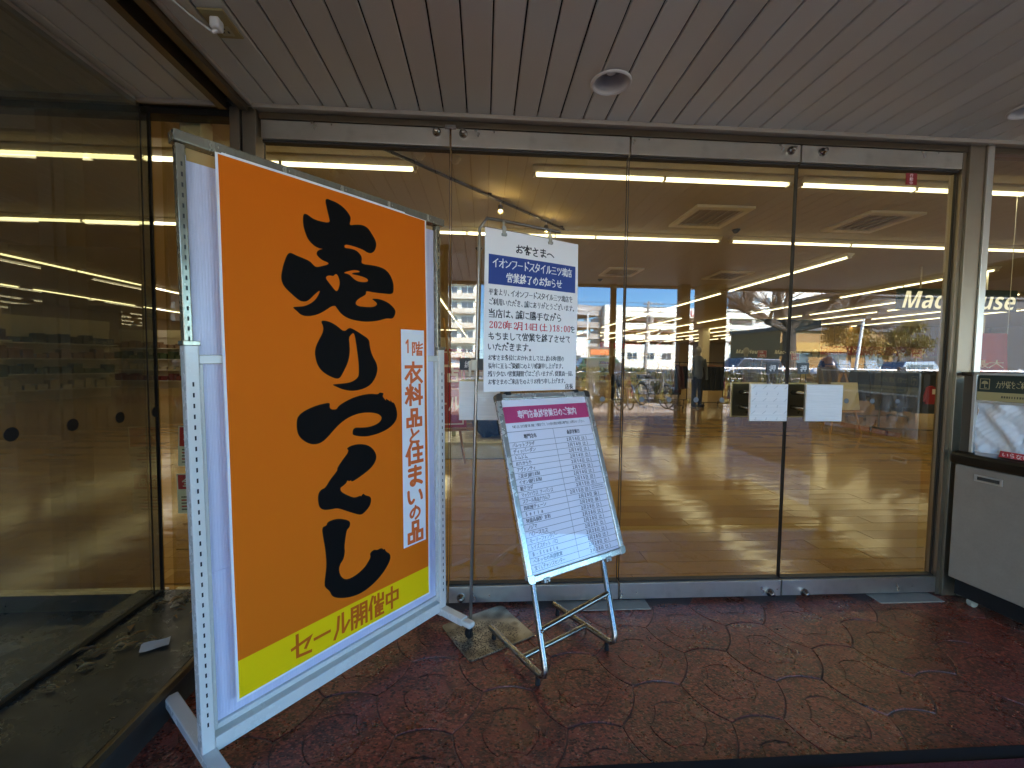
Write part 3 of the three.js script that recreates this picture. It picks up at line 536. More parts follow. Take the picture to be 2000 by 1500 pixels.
// ---------------------------------------------------------------- white notice hung from a pole stand
const SERIF = { heavy: 0.135, thin: 0.08, face: 'serif', narrow: 0.94 };
const noticeTex = tex(canvas(1030, 1456, (c, w, h) => {
  c.fillStyle = '#f6f4f1'; c.fillRect(0, 0, w, h);
  write(c, 'お客さまへ', w / 2 + 4, 100, 92, { ...SERIF, align: 'center' });
  c.fillStyle = '#1d3f8f'; c.fillRect(38, 226, w - 70, 262);
  write(c, 'イオンフードスタイル三ツ境店', w / 2, 252, 86, { ...SERIF, fit: 880, heavy: 0.15, thin: 0.11, narrow: 0.74, align: 'center', color: '#f4f4f2' });
  write(c, '営業終了のお知らせ', w / 2 + 10, 372, 88, { ...SERIF, heavy: 0.15, thin: 0.1, narrow: 0.78, align: 'center', color: '#f4f4f2' });
  write(c, '平素より、イオンフードスタイル三ツ境店を', 42, 524, 62, { ...SERIF, narrow: 0.84, fit: 925 });
  write(c, 'ご利用いただき、誠にありがとうございます。', 42, 612, 62, { ...SERIF, narrow: 0.83, fit: 960 });
  write(c, '当店は、誠に勝手ながら', 38, 706, 80, SERIF);
  const l = write(c, '2026年2月14日(土)18:00', 38, 808, 80, { ...SERIF, heavy: 0.15, thin: 0.09, half: 0.62, narrow: 0.94, fit: 900, color: '#c2202c' });
  write(c, 'を', 42 + l, 816, 70, SERIF);
  write(c, 'もちまして営業を終了させて', 38, 912, 76, { ...SERIF, narrow: 0.93 });
  write(c, 'いただきます。', 38, 1008, 76, { ...SERIF, narrow: 0.93 });
  write(c, 'お客さま各位におかれましては、約48年間の', 42, 1118, 54, { ...SERIF, narrow: 0.84, fit: 840 });
  write(c, '長年に亘るご愛顧に心より感謝申し上げます。', 42, 1192, 54, { ...SERIF, narrow: 0.82, fit: 840 });
  write(c, '残り少ない営業期間ではございますが、従業員一同、', 42, 1266, 54, { ...SERIF, narrow: 0.82, fit: 965 });
  write(c, 'お客さまのご来店を心よりお待ち申し上げます。', 42, 1340, 52, { ...SERIF, narrow: 0.82, fit: 870 });
  write(c, '店長', w - 30, 1394, 54, { ...SERIF, align: 'right' });
}));
{
  const g = new THREE.PlaneGeometry(0.515, 0.716, 12, 12), p = g.attributes.position;
  for (let i = 0; i < p.count; i++) p.setZ(i, 0.0035 * Math.cos(p.getX(i) * 7) + 0.002 * Math.sin(p.getY(i) * 9 + p.getX(i) * 4));
  g.computeVertexNormals();
  const back = g.clone(), b = back.attributes.position; for (let i = 0; i < b.count; i++) b.setZ(i, b.getZ(i) - 0.0012);
  const t = thing('hanging_notice', 'white paper closing notice with a blue band hanging from the pole', 'notice', [0.2305, 1.472, 0.135], 0.4627);
  part('paper', g, std(0xffffff, 0.55, 0, { map: noticeTex, side: THREE.DoubleSide }), t);
  part('backing', back, std(0xe6e4e0, 0.8, 0, { side: THREE.DoubleSide }), t);
  for (const x of [-0.165, 0.085]) part('clip', [bx(x - 0.008, x + 0.008, 0.335, 0.376, -0.008, 0.01, 0.003), bx(x - 0.012, x + 0.012, 0.332, 0.345, -0.01, 0.013, 0.003), bx(x - 0.004, x + 0.004, 0.372, 0.398, -0.004, 0.004, 0.001)], phys({ color: 0xd8d6c8, transmission: 0.5, thickness: 0, roughness: 0.2 }), t);
}
{
  const t = thing('pole_stand', 'thin steel pole stand with bent arm and speckled base plate', 'pole stand', [0, 0, 0]);
  part('pole', pipe([[-0.05, 0.012, 0.238], [-0.022, 1.887, 0.212], [0.36, 1.873, 0.064]], 0.0075, 0.055, 12), std(0x9d988e, 0.3, 1), t);
  part('socket', [rod([-0.05, 0.004, 0.238], [-0.05, 0.045, 0.238], 0.013, 0.0125, 18), rod([-0.05, 0.003, 0.238], [-0.05, 0.012, 0.238], 0.02, 0.017, 18)], tubeSteel, t);
  part('hook', rod([0.335, 1.868, 0.075], [0.335, 1.835, 0.077], 0.0025), tubeSteel, t);
  part('arm_wire', rod([-0.02, 1.845, 0.212], [0.33, 1.836, 0.078], 0.0025), tubeSteel, t);
  part('clamp', [bx(-0.058, -0.03, 1.208, 1.256, 0.212, 0.24, 0.005), bx(-0.066, -0.055, 1.18, 1.25, 0.226, 0.236, 0.003)], std(0xcfc8ac, 0.5), t);
  const plate = tex(canvas(512, 512, (c, w, h) => {
    c.fillStyle = '#b5ab94'; c.fillRect(0, 0, w, h);
    for (let i = 0; i < 60; i++) { const x = R(0, w), y = R(0, h), r = R(20, 90), q = c.createRadialGradient(x, y, 0, x, y, r); q.addColorStop(0, 'rgba(92,78,58,0.5)'); q.addColorStop(1, 'rgba(92,78,58,0)'); c.fillStyle = q; c.fillRect(x - r, y - r, 2 * r, 2 * r); }
    for (let i = 0; i < 2600; i++) { const a = R(0, 6.28), d = Math.pow(rnd(), 0.6) * 300, x = 130 + Math.cos(a) * d, y = 330 + Math.sin(a) * d * 0.7; c.fillStyle = `rgba(28,24,20,${R(0.4, 0.95)})`; c.beginPath(); c.ellipse(x, y, R(1, 6), R(1, 4), a, 0, 6.3); c.fill(); }
    for (let i = 0; i < 900; i++) { c.fillStyle = `rgba(40,34,26,${R(0.3, 0.8)})`; c.fillRect(R(0, w), R(0, h), R(1, 4), R(1, 4)); }
  }));
  const s = new THREE.Shape(), a = 0.166, b = 0.145, r = 0.022;
  s.moveTo(-a + r, -b); s.lineTo(a - r, -b); s.quadraticCurveTo(a, -b, a, -b + r); s.lineTo(a, b - r); s.quadraticCurveTo(a, b, a - r, b); s.lineTo(-a + r, b); s.quadraticCurveTo(-a, b, -a, b - r); s.lineTo(-a, -b + r); s.quadraticCurveTo(-a, -b, -a + r, -b);
  const hole = new THREE.Path(); hole.absarc(-0.09, -0.1, 0.012, 0, 6.2832); s.holes.push(hole);
  const g = new THREE.ExtrudeGeometry(s, { depth: 0.004, bevelEnabled: true, bevelSize: 0.001, bevelThickness: 0.001, bevelSegments: 1 }), uv = g.attributes.uv, p = g.attributes.position;
  for (let i = 0; i < p.count; i++) uv.setXY(i, p.getX(i) * 2.9 + 0.5, p.getY(i) * 2.9 + 0.5);
  const m = part('base_plate', g.rotateX(-Math.PI / 2).translate(0, 0.0025, 0), std(0xffffff, 0.42, 0.55, { map: plate }), t);
  m.position.set(0.028, 0, 0.217); m.rotation.y = 0.512;
}

// ---------------------------------------------------------------- framed list on a tubular easel stand
const ROWS = [['パレットプラザ', 14], ['ディッパーダン', 14], ['ドムドム', 14], ['おたからや', 14], ['アヴァンティ', 14], ['三菱UFJ銀行ATM', 14], ['イオン銀行ATM', 14], ['靴チヨダ', 15], ['マックハウス アーバンス', 15], ['スクール用品ナカムラ', 15], ['西松屋チェーン', 20], ['S e r i a', 20], ['特選呉服卸 京彩', 28], ['ノジマ', 28], ['ハロースミス', 28], ['モーリーファンタジー', 28], ['トイズスポット パロ', 28], ['B - S t u d i o', 28], ['ベネッセの英語教室', 28], ['宝くじチャンスセンター', 28]];
const listTex = tex(canvas(1010, 1460, (c, w, h) => {
  c.fillStyle = '#eeedf4'; c.fillRect(0, 0, w, h);
  c.fillStyle = '#c23a72'; c.fillRect(0, 66, w, 146);
  write(c, '専門店最終営業日のご案内', w / 2, 100, 78, { align: 'center', narrow: 0.78, fit: 700, heavy: 0.13, color: '#f6f0f2' });
  write(c, '14日(土)は全館18:00にて閉店です。その他の閉店時間は専門店にお問合せください。', w / 2, 232, 30, { align: 'center', narrow: 0.7, heavy: 0.08, fit: 900 });
  const top = 290, first = 92, step = 52.6, mid = 520, ink = '#26242c';
  c.fillStyle = ink;
  c.fillRect(0, top, w, 3); c.fillRect(mid, top, 3, first + step * 20);
  write(c, '専門店名', 250, top + 28, 42, { align: 'center', narrow: 0.86, heavy: 0.12 });
  write(c, '最終営業日', mid + 240, top + 28, 42, { align: 'center', narrow: 0.78, heavy: 0.12 });
  ROWS.forEach(([n, d], i) => {
    const y = top + first + i * step;
    c.fillStyle = ink; c.fillRect(0, y, w, 2.5);
    write(c, n, 42, y + 8, 38, { narrow: n.length > 9 ? 0.78 : 0.9, half: 0.6, heavy: 0.1, color: ink });
    write(c, `2月${d}日`, mid + (i === 9 ? 40 : 130), y + 8, 38, { narrow: 1.0, half: 0.86, heavy: 0.1, color: ink });
    write(c, i > 9 && i < 12 ? '(金)' : d === 15 ? '(日)' : '(土)', mid + (i === 9 ? 220 : 316), y + 8, 38, { narrow: 0.9, half: 0.55, heavy: 0.1, color: ink });
    if (i === 9) for (let k = 0; k < 2; k++) for (let q = 0; q < 17; q++) { c.fillStyle = 'rgba(40,38,46,0.7)'; c.fillRect(mid + 318 + q * 9.5, y + 12 + k * 18, R(3, 7), 9); }
  });
  c.fillStyle = ink; c.fillRect(0, top + first + 20 * step, w, 2.5);
  c.fillStyle = '#8a8896';
}));
{
  const t = thing('easel_stand', 'tubular steel easel stand with a framed shop closing list', 'easel stand', [0.406, 0, 0.5], Math.PI / 6);
  const tilt = (g) => g.rotateX(-0.352).translate(0, 0.045, 0);
  const x0 = -0.189, x1 = 0.37, y0 = 0.338, y1 = 1.128, b = 0.028;
  const alu = std(0xc4c1b6, 0.45, 0.6, { roughnessMap: repeated(cloudy, 4) });
  const bar = (a, c, d, e) => tilt(bx(a, c, d, e, -0.012, 0.008, 0.005));
  part('frame_side', bar(x0, x0 + b, y0 + 0.022, y1 - 0.022), alu, t); part('frame_side', bar(x1 - b, x1, y0 + 0.022, y1 - 0.022), alu, t);
  part('frame_top', bar(x0 + 0.022, x1 - 0.022, y1 - b, y1), alu, t); part('frame_bottom', bar(x0 + 0.022, x1 - 0.022, y0, y0 + b), alu, t);
  for (const [cx, cy] of [[x0, y0], [x1, y0], [x0, y1], [x1, y1]]) {
    const sx = cx === x0 ? 1 : -1, sy = cy === y0 ? 1 : -1, s = new THREE.Shape();
    s.moveTo(0, sy * 0.032); s.lineTo(0, sy * 0.018); s.quadraticCurveTo(0, 0, sx * 0.018, 0); s.lineTo(sx * 0.032, 0); s.lineTo(sx * 0.032, sy * 0.026); s.lineTo(sx * 0.026, sy * 0.032); s.lineTo(0, sy * 0.032);
    part('frame_corner', tilt(new THREE.ExtrudeGeometry(s, { depth: 0.022, bevelEnabled: true, bevelSize: 0.0008, bevelThickness: 0.0008, bevelSegments: 1 }).translate(cx, cy, -0.0125)), chrome, t);
  }
  part('back_panel', tilt(bx(x0 + 0.006, x1 - 0.006, y0 + 0.006, y1 - 0.006, -0.011, -0.006)), std(0x9a9a98, 0.7), t);
  part('list_sheet', tilt(card(x1 - x0 - 2 * b + 0.004, y1 - y0 - 2 * b + 0.004, 0.001).translate((x0 + x1) / 2, (y0 + y1) / 2, -0.003)), std(0xffffff, 0.6, 0, { map: listTex }), t);
  part('clear_cover', tilt(new THREE.PlaneGeometry(x1 - x0 - 2 * b, y1 - y0 - 2 * b).translate((x0 + x1) / 2, (y0 + y1) / 2, 0.001)), phys({ color: 0xffffff, transmission: 1, thickness: 0, roughness: 0, ior: 1.5 }), t);
  const legPoint = (x, e, off) => { const v = V(x, e, off).applyAxisAngle(V(1, 0, 0), -0.352); return [v.x, v.y + 0.045, v.z]; };
  part('leg', pipe([[-0.192, 0.045, -0.395], [-0.188, 0.045, 0.012], legPoint(-0.15, 0.345, -0.022), legPoint(-0.12, 0.72, -0.022)], 0.0125, 0.055, 14), tubeSteel, t);
  part('leg', pipe([[0.172, 0.045, -0.388], [0.19, 0.045, 0.012], legPoint(0.246, 0.345, -0.022), legPoint(0.27, 0.72, -0.022)], 0.0125, 0.055, 14), tubeSteel, t);
  part('crossbar', rod(legPoint(-0.168, 0.165, -0.006), legPoint(0.218, 0.2, -0.006), 0.011, 0.011, 14), tubeSteel, t);
  part('crossbar', rod([-0.189, 0.045, -0.15], [0.184, 0.045, -0.17], 0.011, 0.011, 14), tubeSteel, t);
  for (const [x, z] of [[-0.192, -0.365], [-0.188, -0.045], [0.173, -0.36], [0.188, -0.045]]) part('rubber_foot', [rod([x, 0, z], [x, 0.034, z], 0.011, 0.0085, 12)], rubber, t);
  for (const [x, e, o] of [[-0.168, 0.165, 0.012], [-0.1, 0.33, 0.008], [0.252, 0.33, 0.008]]) { const q = legPoint(x, e, o); part('bolt', new THREE.SphereGeometry(0.007, 10, 8).translate(...q), chrome, t); }
  for (const x of [-0.12, 0.285]) part('top_clip', tilt(bx(x - 0.014, x + 0.014, y1 - 0.008, y1 + 0.008, -0.014, 0.0105, 0.002)), std(0x3a3a38, 0.4, 0.6), t);
  for (const x of [-0.1, 0.255]) part('bottom_clip', tilt(bx(x - 0.016, x + 0.016, y0 - 0.012, y0 + 0.008, -0.014, 0.011, 0.002)), std(0x8a8884, 0.4, 0.8), t);
}

// ---------------------------------------------------------------- umbrella bag cart at the right edge
{
  const t = thing('umbrella_bag_cart', 'grey umbrella bag cart with black top and white plastic bags', 'cart', [2.488, 0, 0.055], 0.0955);
  const skin = std(0x9c8e7c, 0.55, 0, { bumpMap: repeated(fine, 30), bumpScale: 0.0004, map: repeated(grain(128, 128, [[64, 64, 1], [9, 9, 1]], 215, 255), 3) });
  part('body', bx(0, 0.62, 0.135, 0.742, 0, 0.95, 0.006), skin, t);
  part('plinth', bx(0.02, 0.6, 0.05, 0.1345, 0.02, 0.93), std(0x0b0b0b, 0.7), t);
  for (const [x, z] of [[0.07, 0.07], [0.55, 0.07], [0.07, 0.88], [0.55, 0.88]]) part('caster', [disc(0.026, 0.02, 18).rotateX(Math.PI / 2).translate(x, 0.026, z), bx(x - 0.016, x + 0.016, 0.03, 0.052, z - 0.014, z + 0.014, 0.003)], std(0xb8b19c, 0.5), t);
  part('counter', bx(-0.02, 0.64, 0.7425, 0.808, -0.02, 0.97, 0.02), std(0x15130f, 0.28), t);
  const hs = new THREE.Shape(); hs.moveTo(-0.056, -0.016); hs.lineTo(0.056, -0.016); hs.lineTo(0.056, 0.016); hs.lineTo(-0.056, 0.016); const hh = new THREE.Path(); hh.moveTo(-0.047, -0.0095); hh.lineTo(0.047, -0.0095); hh.lineTo(0.047, 0.0095); hh.lineTo(-0.047, 0.0095); hs.holes.push(hh);
  const hd = part('handle_frame', new THREE.ExtrudeGeometry(hs, { depth: 0.003, bevelEnabled: true, bevelSize: 0.001, bevelThickness: 0.001, bevelSegments: 2 }).rotateY(-Math.PI / 2).translate(-0.0015, 0.692, 0.146), std(0xc8c4ba, 0.35, 0.6), t);
  part('handle_recess', bx(-0.0008, 0.0, 0.683, 0.7015, 0.1, 0.192), std(0x3a3832, 0.7), hd);
  // upper unit
  part('upper_post', bx(0.02, 0.06, 0.8085, 1.205, 0.0, 0.045, 0.004), std(0x5d574c, 0.45, 0.5), t);
  part('upper_post', bx(0.02, 0.06, 0.8085, 1.205, 0.9, 0.945, 0.004), std(0x5d574c, 0.45, 0.5), t);
  part('upper_frame', [bx(0.012, 0.022, 1.212, 1.222, 0.046, 0.9, 0.002), bx(0.012, 0.03, 0.812, 1.222, 0.046, 0.062, 0.002), bx(0.012, 0.022, 1.072, 1.084, 0.063, 0.9, 0.002)], std(0xcfcdc4, 0.35, 0.5), t);
  part('end_cap', bx(0.006, 0.5, 1.206, 1.226, -0.004, 0.048, 0.005), std(0x2c241c, 0.4), t);
  part('back_wall', bx(0.2, 0.215, 0.809, 1.2, 0.046, 0.9), std(0x6a655a, 0.6), t);
  const signTex = tex(canvas(1024, 170, (c, w, h) => {
    c.fillStyle = '#2c3a34'; c.fillRect(0, 0, w, h);
    c.fillStyle = '#b7a974'; c.fillRect(0, 112, w, 58);
    c.strokeStyle = '#b9ad80'; c.lineWidth = 4; c.strokeRect(14, 24, 46, 68); c.fillStyle = '#b9ad80'; c.beginPath(); c.ellipse(37, 58, 17, 22, 0, Math.PI, 0); c.fill(); c.fillRect(35, 56, 4, 24); c.beginPath(); c.arc(41, 80, 5, 0, Math.PI); c.stroke();
    write(c, 'カサ袋をご利用ください', 92, 34, 50, { narrow: 0.46, heavy: 0.14, color: '#c9bd8c' });
    for (let i = 0; i < 60; i++) { c.fillStyle = 'rgba(60,58,44,0.75)'; c.fillRect(120 + i * 12, 134, R(4, 9), 14); }
  }));
  part('sign_panel', card(0.836, 0.125, 0.004).rotateY(-Math.PI / 2).translate(0.017, 1.148, 0.482), std(0xffffff, 0.35, 0, { map: signTex }), t);
  // bags: crumpled sheets hung side by side
  const film = phys({ color: 0xf4f4f2, roughness: 0.4, side: THREE.DoubleSide });
  for (let k = 0; k < 5; k++) {
    const g = new THREE.PlaneGeometry(0.185, 0.25, 22, 26), p = g.attributes.position, f = k * 3.7;
    for (let i = 0; i < p.count; i++) { const u = p.getX(i), v = p.getY(i); p.setZ(i, 0.01 * Math.sin(u * 46 + f + Math.sin(v * 21 + f) * 1.8) + 0.006 * Math.sin(v * 60 + u * 70 + f * 2) + 0.004 * Math.abs(Math.sin(u * 120 - v * 95 + f)) + 0.03 * Math.cos(v * 9 + f) * 0.4); }
    g.computeVertexNormals();
    part('plastic_bag', g.rotateY(-Math.PI / 2).translate(0.044 + 0.006 * (k % 2), 0.945, 0.15 + k * 0.165), film, t);
  }
  part('red_sticker', card(0.5, 0.03, 0.001).rotateY(-Math.PI / 2).rotateZ(-0.25).translate(0.018, 0.83, 0.42), std(0xffffff, 0.5, 0, { map: tex(canvas(512, 32, (c, w, h) => { c.fillStyle = '#c2343a'; c.fillRect(0, 0, w, h); write(c, 'いらない袋はこちらへ', 10, 4, 26, { color: '#f6e6e4', heavy: 0.12 }); })) }), t);
}
// ---------------------------------------------------------------- red mat with a black rubber edge
{
  const t = thing('entrance_mat', 'dark red pile mat with black rubber edge at the bottom right', 'mat', [0.246, 0, 0.909], 0.0);
  const pile = grain(512, 512, [[256, 256, 1], [128, 128, 0.6], [6, 6, 0.3]], 60, 255);
  part('rubber_edge', [bx(0, 2.6, 0.0015, 0.008, 0, 0.05, 0.003), bx(0, 0.05, 0.0015, 0.008, 0.051, 1.3, 0.003)], std(0x171513, 0.95), t);
  part('pile', bx(0.051, 2.6, 0.0015, 0.0135, 0.051, 1.3, 0.003), std(0x7a1626, 0.95, 0, { map: repeated(pile, 3), bumpMap: repeated(pile, 3), bumpScale: 0.006 }), t);
}
// ---------------------------------------------------------------- fittings on the soffit
{
  const cup = new THREE.LatheGeometry([[0.084, -0.004], [0.084, -0.009], [0.078, -0.011], [0.07, -0.007], [0.066, 0.004], [0.062, 0.05], [0.056, 0.1], [0.0, 0.1]].map(([x, y]) => new THREE.Vector2(x, y)), 40);
  const cupMat = std(0xd6d2c8, 0.35, 0, { side: THREE.DoubleSide });
  for (const [x, z, label] of [[0.515, 0.338, 'round recessed downlight above the middle of the doors'], [2.44, 0.32, 'round recessed downlight at the right edge of the soffit']]) {
    const t = thing('downlight', label, 'downlight', [x, 2.412, z], 0, 'unlit downlights in the soffit');
    part('reflector', cup, cupMat, t);
    part('lamp', [new THREE.SphereGeometry(0.024, 16, 12).translate(0, 0.05, 0), rod([0, 0.06, 0], [0, 0.099, 0], 0.016, 0.016, 14)], std(0xe6e4dc, 0.4), t);
    part('ring', new THREE.TorusGeometry(0.0775, 0.006, 10, 40).rotateX(Math.PI / 2).translate(0, -0.007, 0), std(0xc4beb4, 0.4), t);
    cutSoffit(x, z);
  }
  const t = thing('ceiling_outlet', 'cream ceiling socket plate with a white plug and cord', 'socket', [-0.92, 2.411, 0.536]);
  part('plate', bx(-0.042, 0.042, -0.008, 0, -0.066, 0.066, 0.003), std(0x9c8c5c, 0.5), t);
  part('socket_face', bx(-0.02, 0.02, -0.0105, -0.0082, -0.05, -0.004, 0.002), std(0xb5aa84, 0.5), t);
  part('pin_hole', [bx(-0.012, -0.006, -0.0112, -0.0106, -0.035, -0.025), bx(0.006, 0.012, -0.0112, -0.0106, -0.035, -0.025), bx(-0.003, 0.004, -0.0112, -0.0106, -0.018, -0.012)], blackPlastic, t);
  part('plug', [bx(-0.016, 0.016, -0.046, -0.0084, 0.008, 0.046, 0.008), rod([0, -0.044, 0.026], [-0.012, -0.058, 0.034], 0.008, 0.005)], std(0xdedcd4, 0.4), t);
  part('cord', pipe([[-0.01, -0.055, 0.033], [-0.06, -0.03, 0.06], [-0.11, -0.008, 0.16], [-0.13, -0.006, 0.6], [-0.13, -0.006, 1.4]], 0.0035, 0.05, 8), std(0xc9c5bb, 0.5), t);
}
// ---------------------------------------------------------------- litter on the stone ledge
{
  const g = new THREE.PlaneGeometry(0.09, 0.062, 5, 4).rotateX(-Math.PI / 2), p = g.attributes.position;
  for (let i = 0; i < p.count; i++) p.setY(i, 0.004 + 0.006 * Math.abs(Math.sin(p.getX(i) * 30 + p.getZ(i) * 18)));
  g.computeVertexNormals();
  const m = one('paper_scrap', g, std(0xc4c8c6, 0.7, 0, { side: THREE.DoubleSide }), 'small white paper scrap lying on the dark stone ledge', 'paper scrap');
  m.position.set(-1.27, 0.121, 0.44); m.rotation.y = 0.5;
  const leaf = new THREE.Shape(); leaf.moveTo(0, 0); leaf.quadraticCurveTo(0.02, 0.014, 0.055, 0); leaf.quadraticCurveTo(0.02, -0.014, 0, 0);
  const leafGeo = [0, 1, 2].map((k) => { const q = new THREE.ShapeGeometry(leaf, 8).rotateX(-Math.PI / 2), w = q.attributes.position; for (let i = 0; i < w.count; i++) w.setY(i, 0.003 + (0.004 + k * 0.003) * Math.sin(w.getX(i) * 60) ** 2 + Math.abs(w.getZ(i)) * (0.6 + 0.3 * k)); q.computeVertexNormals(); return q; });
  const leafMats = [0x8a683a, 0x9a7848, 0x6a5030].map((c) => std(c, 0.8, 0, { side: THREE.DoubleSide }));
  for (let i = 0; i < 34; i++) {
    const q = one('dry_leaf', leafGeo[i % 3], leafMats[Math.floor(rnd() * 3)], 'dry brown leaf blown into the corner of the stone ledge', 'leaf', 'dry leaves in the ledge corner');
    const far = Math.pow(rnd(), 1.7); q.position.set(-1.5 + R(0, 0.27) * (1 - far * 0.6), 0.121 + (i > 22 ? 0.008 : 0), 0.05 + far * 0.62); q.rotation.y = R(0, 6.28); q.scale.setScalar(R(0.6, 1.25));
  }
}

// ---------------------------------------------------------------- inside the shop: ceiling lamps
const lampWhite = new THREE.Color(1.0, 0.95, 0.78);
const tubeGlow = std(0xffffff, 0.4, 0, { emissive: lampWhite, emissiveIntensity: 0.55 });
const housingMat = std(0xe8e4d8, 0.5);
const LAMP_POWER = 1.95;
const lampShape = new THREE.Shape([[-0.075, 0.0], [-0.075, -0.018], [-0.03, -0.052], [0.03, -0.052], [0.075, -0.018], [0.075, 0]].map(([x, y]) => new THREE.Vector2(x, y)));
const lampParts = new Map();
function lamp(x, z, length, along, label) {
  const t = thing('fluorescent_light', label, 'ceiling light', [x, 3.129, z], along === 'x' ? Math.PI / 2 : 0, 'fluorescent lamps on the shop ceiling');
  if (!lampParts.has(length)) lampParts.set(length, [metres(new THREE.ExtrudeGeometry(lampShape, { depth: length, bevelEnabled: false }).translate(0, 0, -length / 2)), bx(-0.024, 0.024, -0.08, -0.053, -length / 2 + 0.04, length / 2 - 0.04, 0.012),
    bx(-0.036, 0.036, -0.0855, -0.0525, -0.012, 0.012, 0.004)]);
  const [h, tube, caps] = lampParts.get(length);
  part('housing', h, housingMat, t); part('tube', tube, tubeGlow, t); for (const s of [-1, 0, 1]) part('holder', caps, housingMat, t).position.z = s * (length / 2 - 0.02);
  const l = new THREE.RectAreaLight(lampWhite, LAMP_POWER, 0.07, length - 0.1);
  l.name = 'tube_light'; l.rotation.x = -Math.PI / 2; l.position.y = -0.09;
  t.add(l);
}
const rowNames = ['first', 'second', 'third', 'fourth', 'fifth', 'sixth', 'seventh', 'eighth', 'ninth', 'tenth', 'eleventh', 'twelfth'];
[-4.4, -1.9, 1.76, 4.4, 7.1].forEach((x, i) => lamp(x, -2.125, i === 2 ? 2.62 : 2.5, 'x', `${rowNames[i]} lamp from the left in the lamp row nearest the doors`));
[-9.2, -5.4, -1.6, 1.6, 5.5, 9.3].forEach((x, i) => lamp(x, -4.16, 3.75, 'x', `${rowNames[i]} lamp from the left in the second lamp row behind the doors`));
const lines = [[-12.4, -7], [-8.7, -6.2], [-5.0, -9.5], [-1.3, -10], [2.4, -10.5], [6.08, -5], [9.5, -5.6], [11.7, -9.5], [13.2, -8], [15, -10.5], [16.9, -9], [7.9, -15]];
lines.forEach(([x, z0], i) => { for (let k = 0; k < 8; k++) { const z = z0 - 1.6 - k * 3.9; if (z > -34) lamp(x, z, 3.6, 'z', `${rowNames[k]} lamp of the ${rowNames[i]} lamp line running into the shop`); } });
[[2.6, -21.3], [6.6, -24], [-3.4, -24]].forEach(([x, z], i) => lamp(x, z, 3.6, 'x', `${rowNames[i]} cross lamp deep in the shop, parallel to the doors`));

// ---------------------------------------------------------------- air outlets, detectors, track spots
function airUnit(x, z, label) {
  const t = thing('air_outlet', label, 'air vent', [x, 3.129, z], 0, 'ceiling air outlets');
  part('frame', [bx(-0.36, 0.36, -0.03, 0, -0.4, -0.3, 0.004), bx(-0.36, 0.36, -0.03, 0, 0.3, 0.4, 0.004), bx(-0.36, -0.28, -0.03, 0, -0.2995, 0.2995, 0.004), bx(0.28, 0.36, -0.03, 0, -0.2995, 0.2995, 0.004)], housingMat, t);
  for (let i = 0; i < 5; i++) part('louvre', new THREE.BoxGeometry(0.05, 0.006, 0.59).rotateZ(0.6).translate(-0.21 + i * 0.105, -0.018, 0), std(0xcfc6ae, 0.6), t);
}
[[2.85, -3.3, 'ceiling air outlet behind the third door, between the lamp rows'], [5.0, -3.28, 'ceiling air outlet behind the fourth door, between the lamp rows'], [2.8, -6.75, 'ceiling air outlet beyond the second lamp row, left one'], [5.1, -6.8, 'ceiling air outlet beyond the second lamp row, right one'], [-2.4, -6.9, 'ceiling air outlet far left beyond the second lamp row']].forEach((a) => airUnit(...a));
[[-0.6, -1.95, 'small round smoke detector left of the nearest lamp row'], [-0.28, -2.0, 'sensor dome between the smoke detector and the nearest lamp row'], [3.5, -3.8, 'dark camera dome below the second lamp row'], [-0.1, -5.2, 'dark camera dome behind the pole stand arm'], [2.6, -7.6, 'dark camera dome beyond the air outlets']].forEach(([x, z, label], i) => { const m = one('ceiling_dome', new THREE.LatheGeometry([[0, -0.055], [0.03, -0.045], [0.045, -0.02], [0.055, -0.012], [0.055, 0]].map(([a, b]) => new THREE.Vector2(a, b)), 18), i < 2 ? std(0xcfc6b0, 0.5) : blackPlastic, label, 'detector', 'small fittings on the shop ceiling'); m.position.set(x, 3.1295, z); });
{
  const t = thing('track_rail', 'black lighting track running diagonally across the shop ceiling', 'lighting track');
  part('rail', rod([-1.0, 3.1, -1.7], [1.1, 3.1, -3.95], 0.016, 0.016, 6), blackPlastic, t);
  for (const k of [0.02, 0.5, 0.98]) part('rail_clip', bx(-0.02, 0.02, 3.1, 3.129, -0.02, 0.02).translate(-1 + 2.1 * k, 0, -1.7 - 2.25 * k), blackPlastic, t);
  for (const [k, label] of [[0.56, 'lit spotlight on the ceiling track left of the hanging notice'], [0.86, 'lit spotlight on the ceiling track behind the hanging notice']]) {
    const s = thing('spotlight', label, 'spotlight', [-1 + 2.1 * k, 3.085, -1.7 - 2.25 * k], 0, 'track spotlights');
    part('stem', rod([0, 0, 0], [0, -0.05, 0], 0.008), whitePaint, s);
    part('shade', new THREE.CylinderGeometry(0.028, 0.036, 0.09, 18, 1, true).rotateX(-0.55).translate(0, -0.085, 0.02), std(0x4a463c, 0.5, 0, { side: THREE.DoubleSide }), s);
    part('bulb', new THREE.SphereGeometry(0.026, 14, 10).translate(0, -0.105, 0.036), std(0xffffff, 0.4, 0, { emissive: 0xffe9b8, emissiveIntensity: 0.7 }), s);
    const l = new THREE.PointLight(0xffe2a8, 0.03); l.position.set(0, -0.15, 0.07); s.add(l);
  }
}

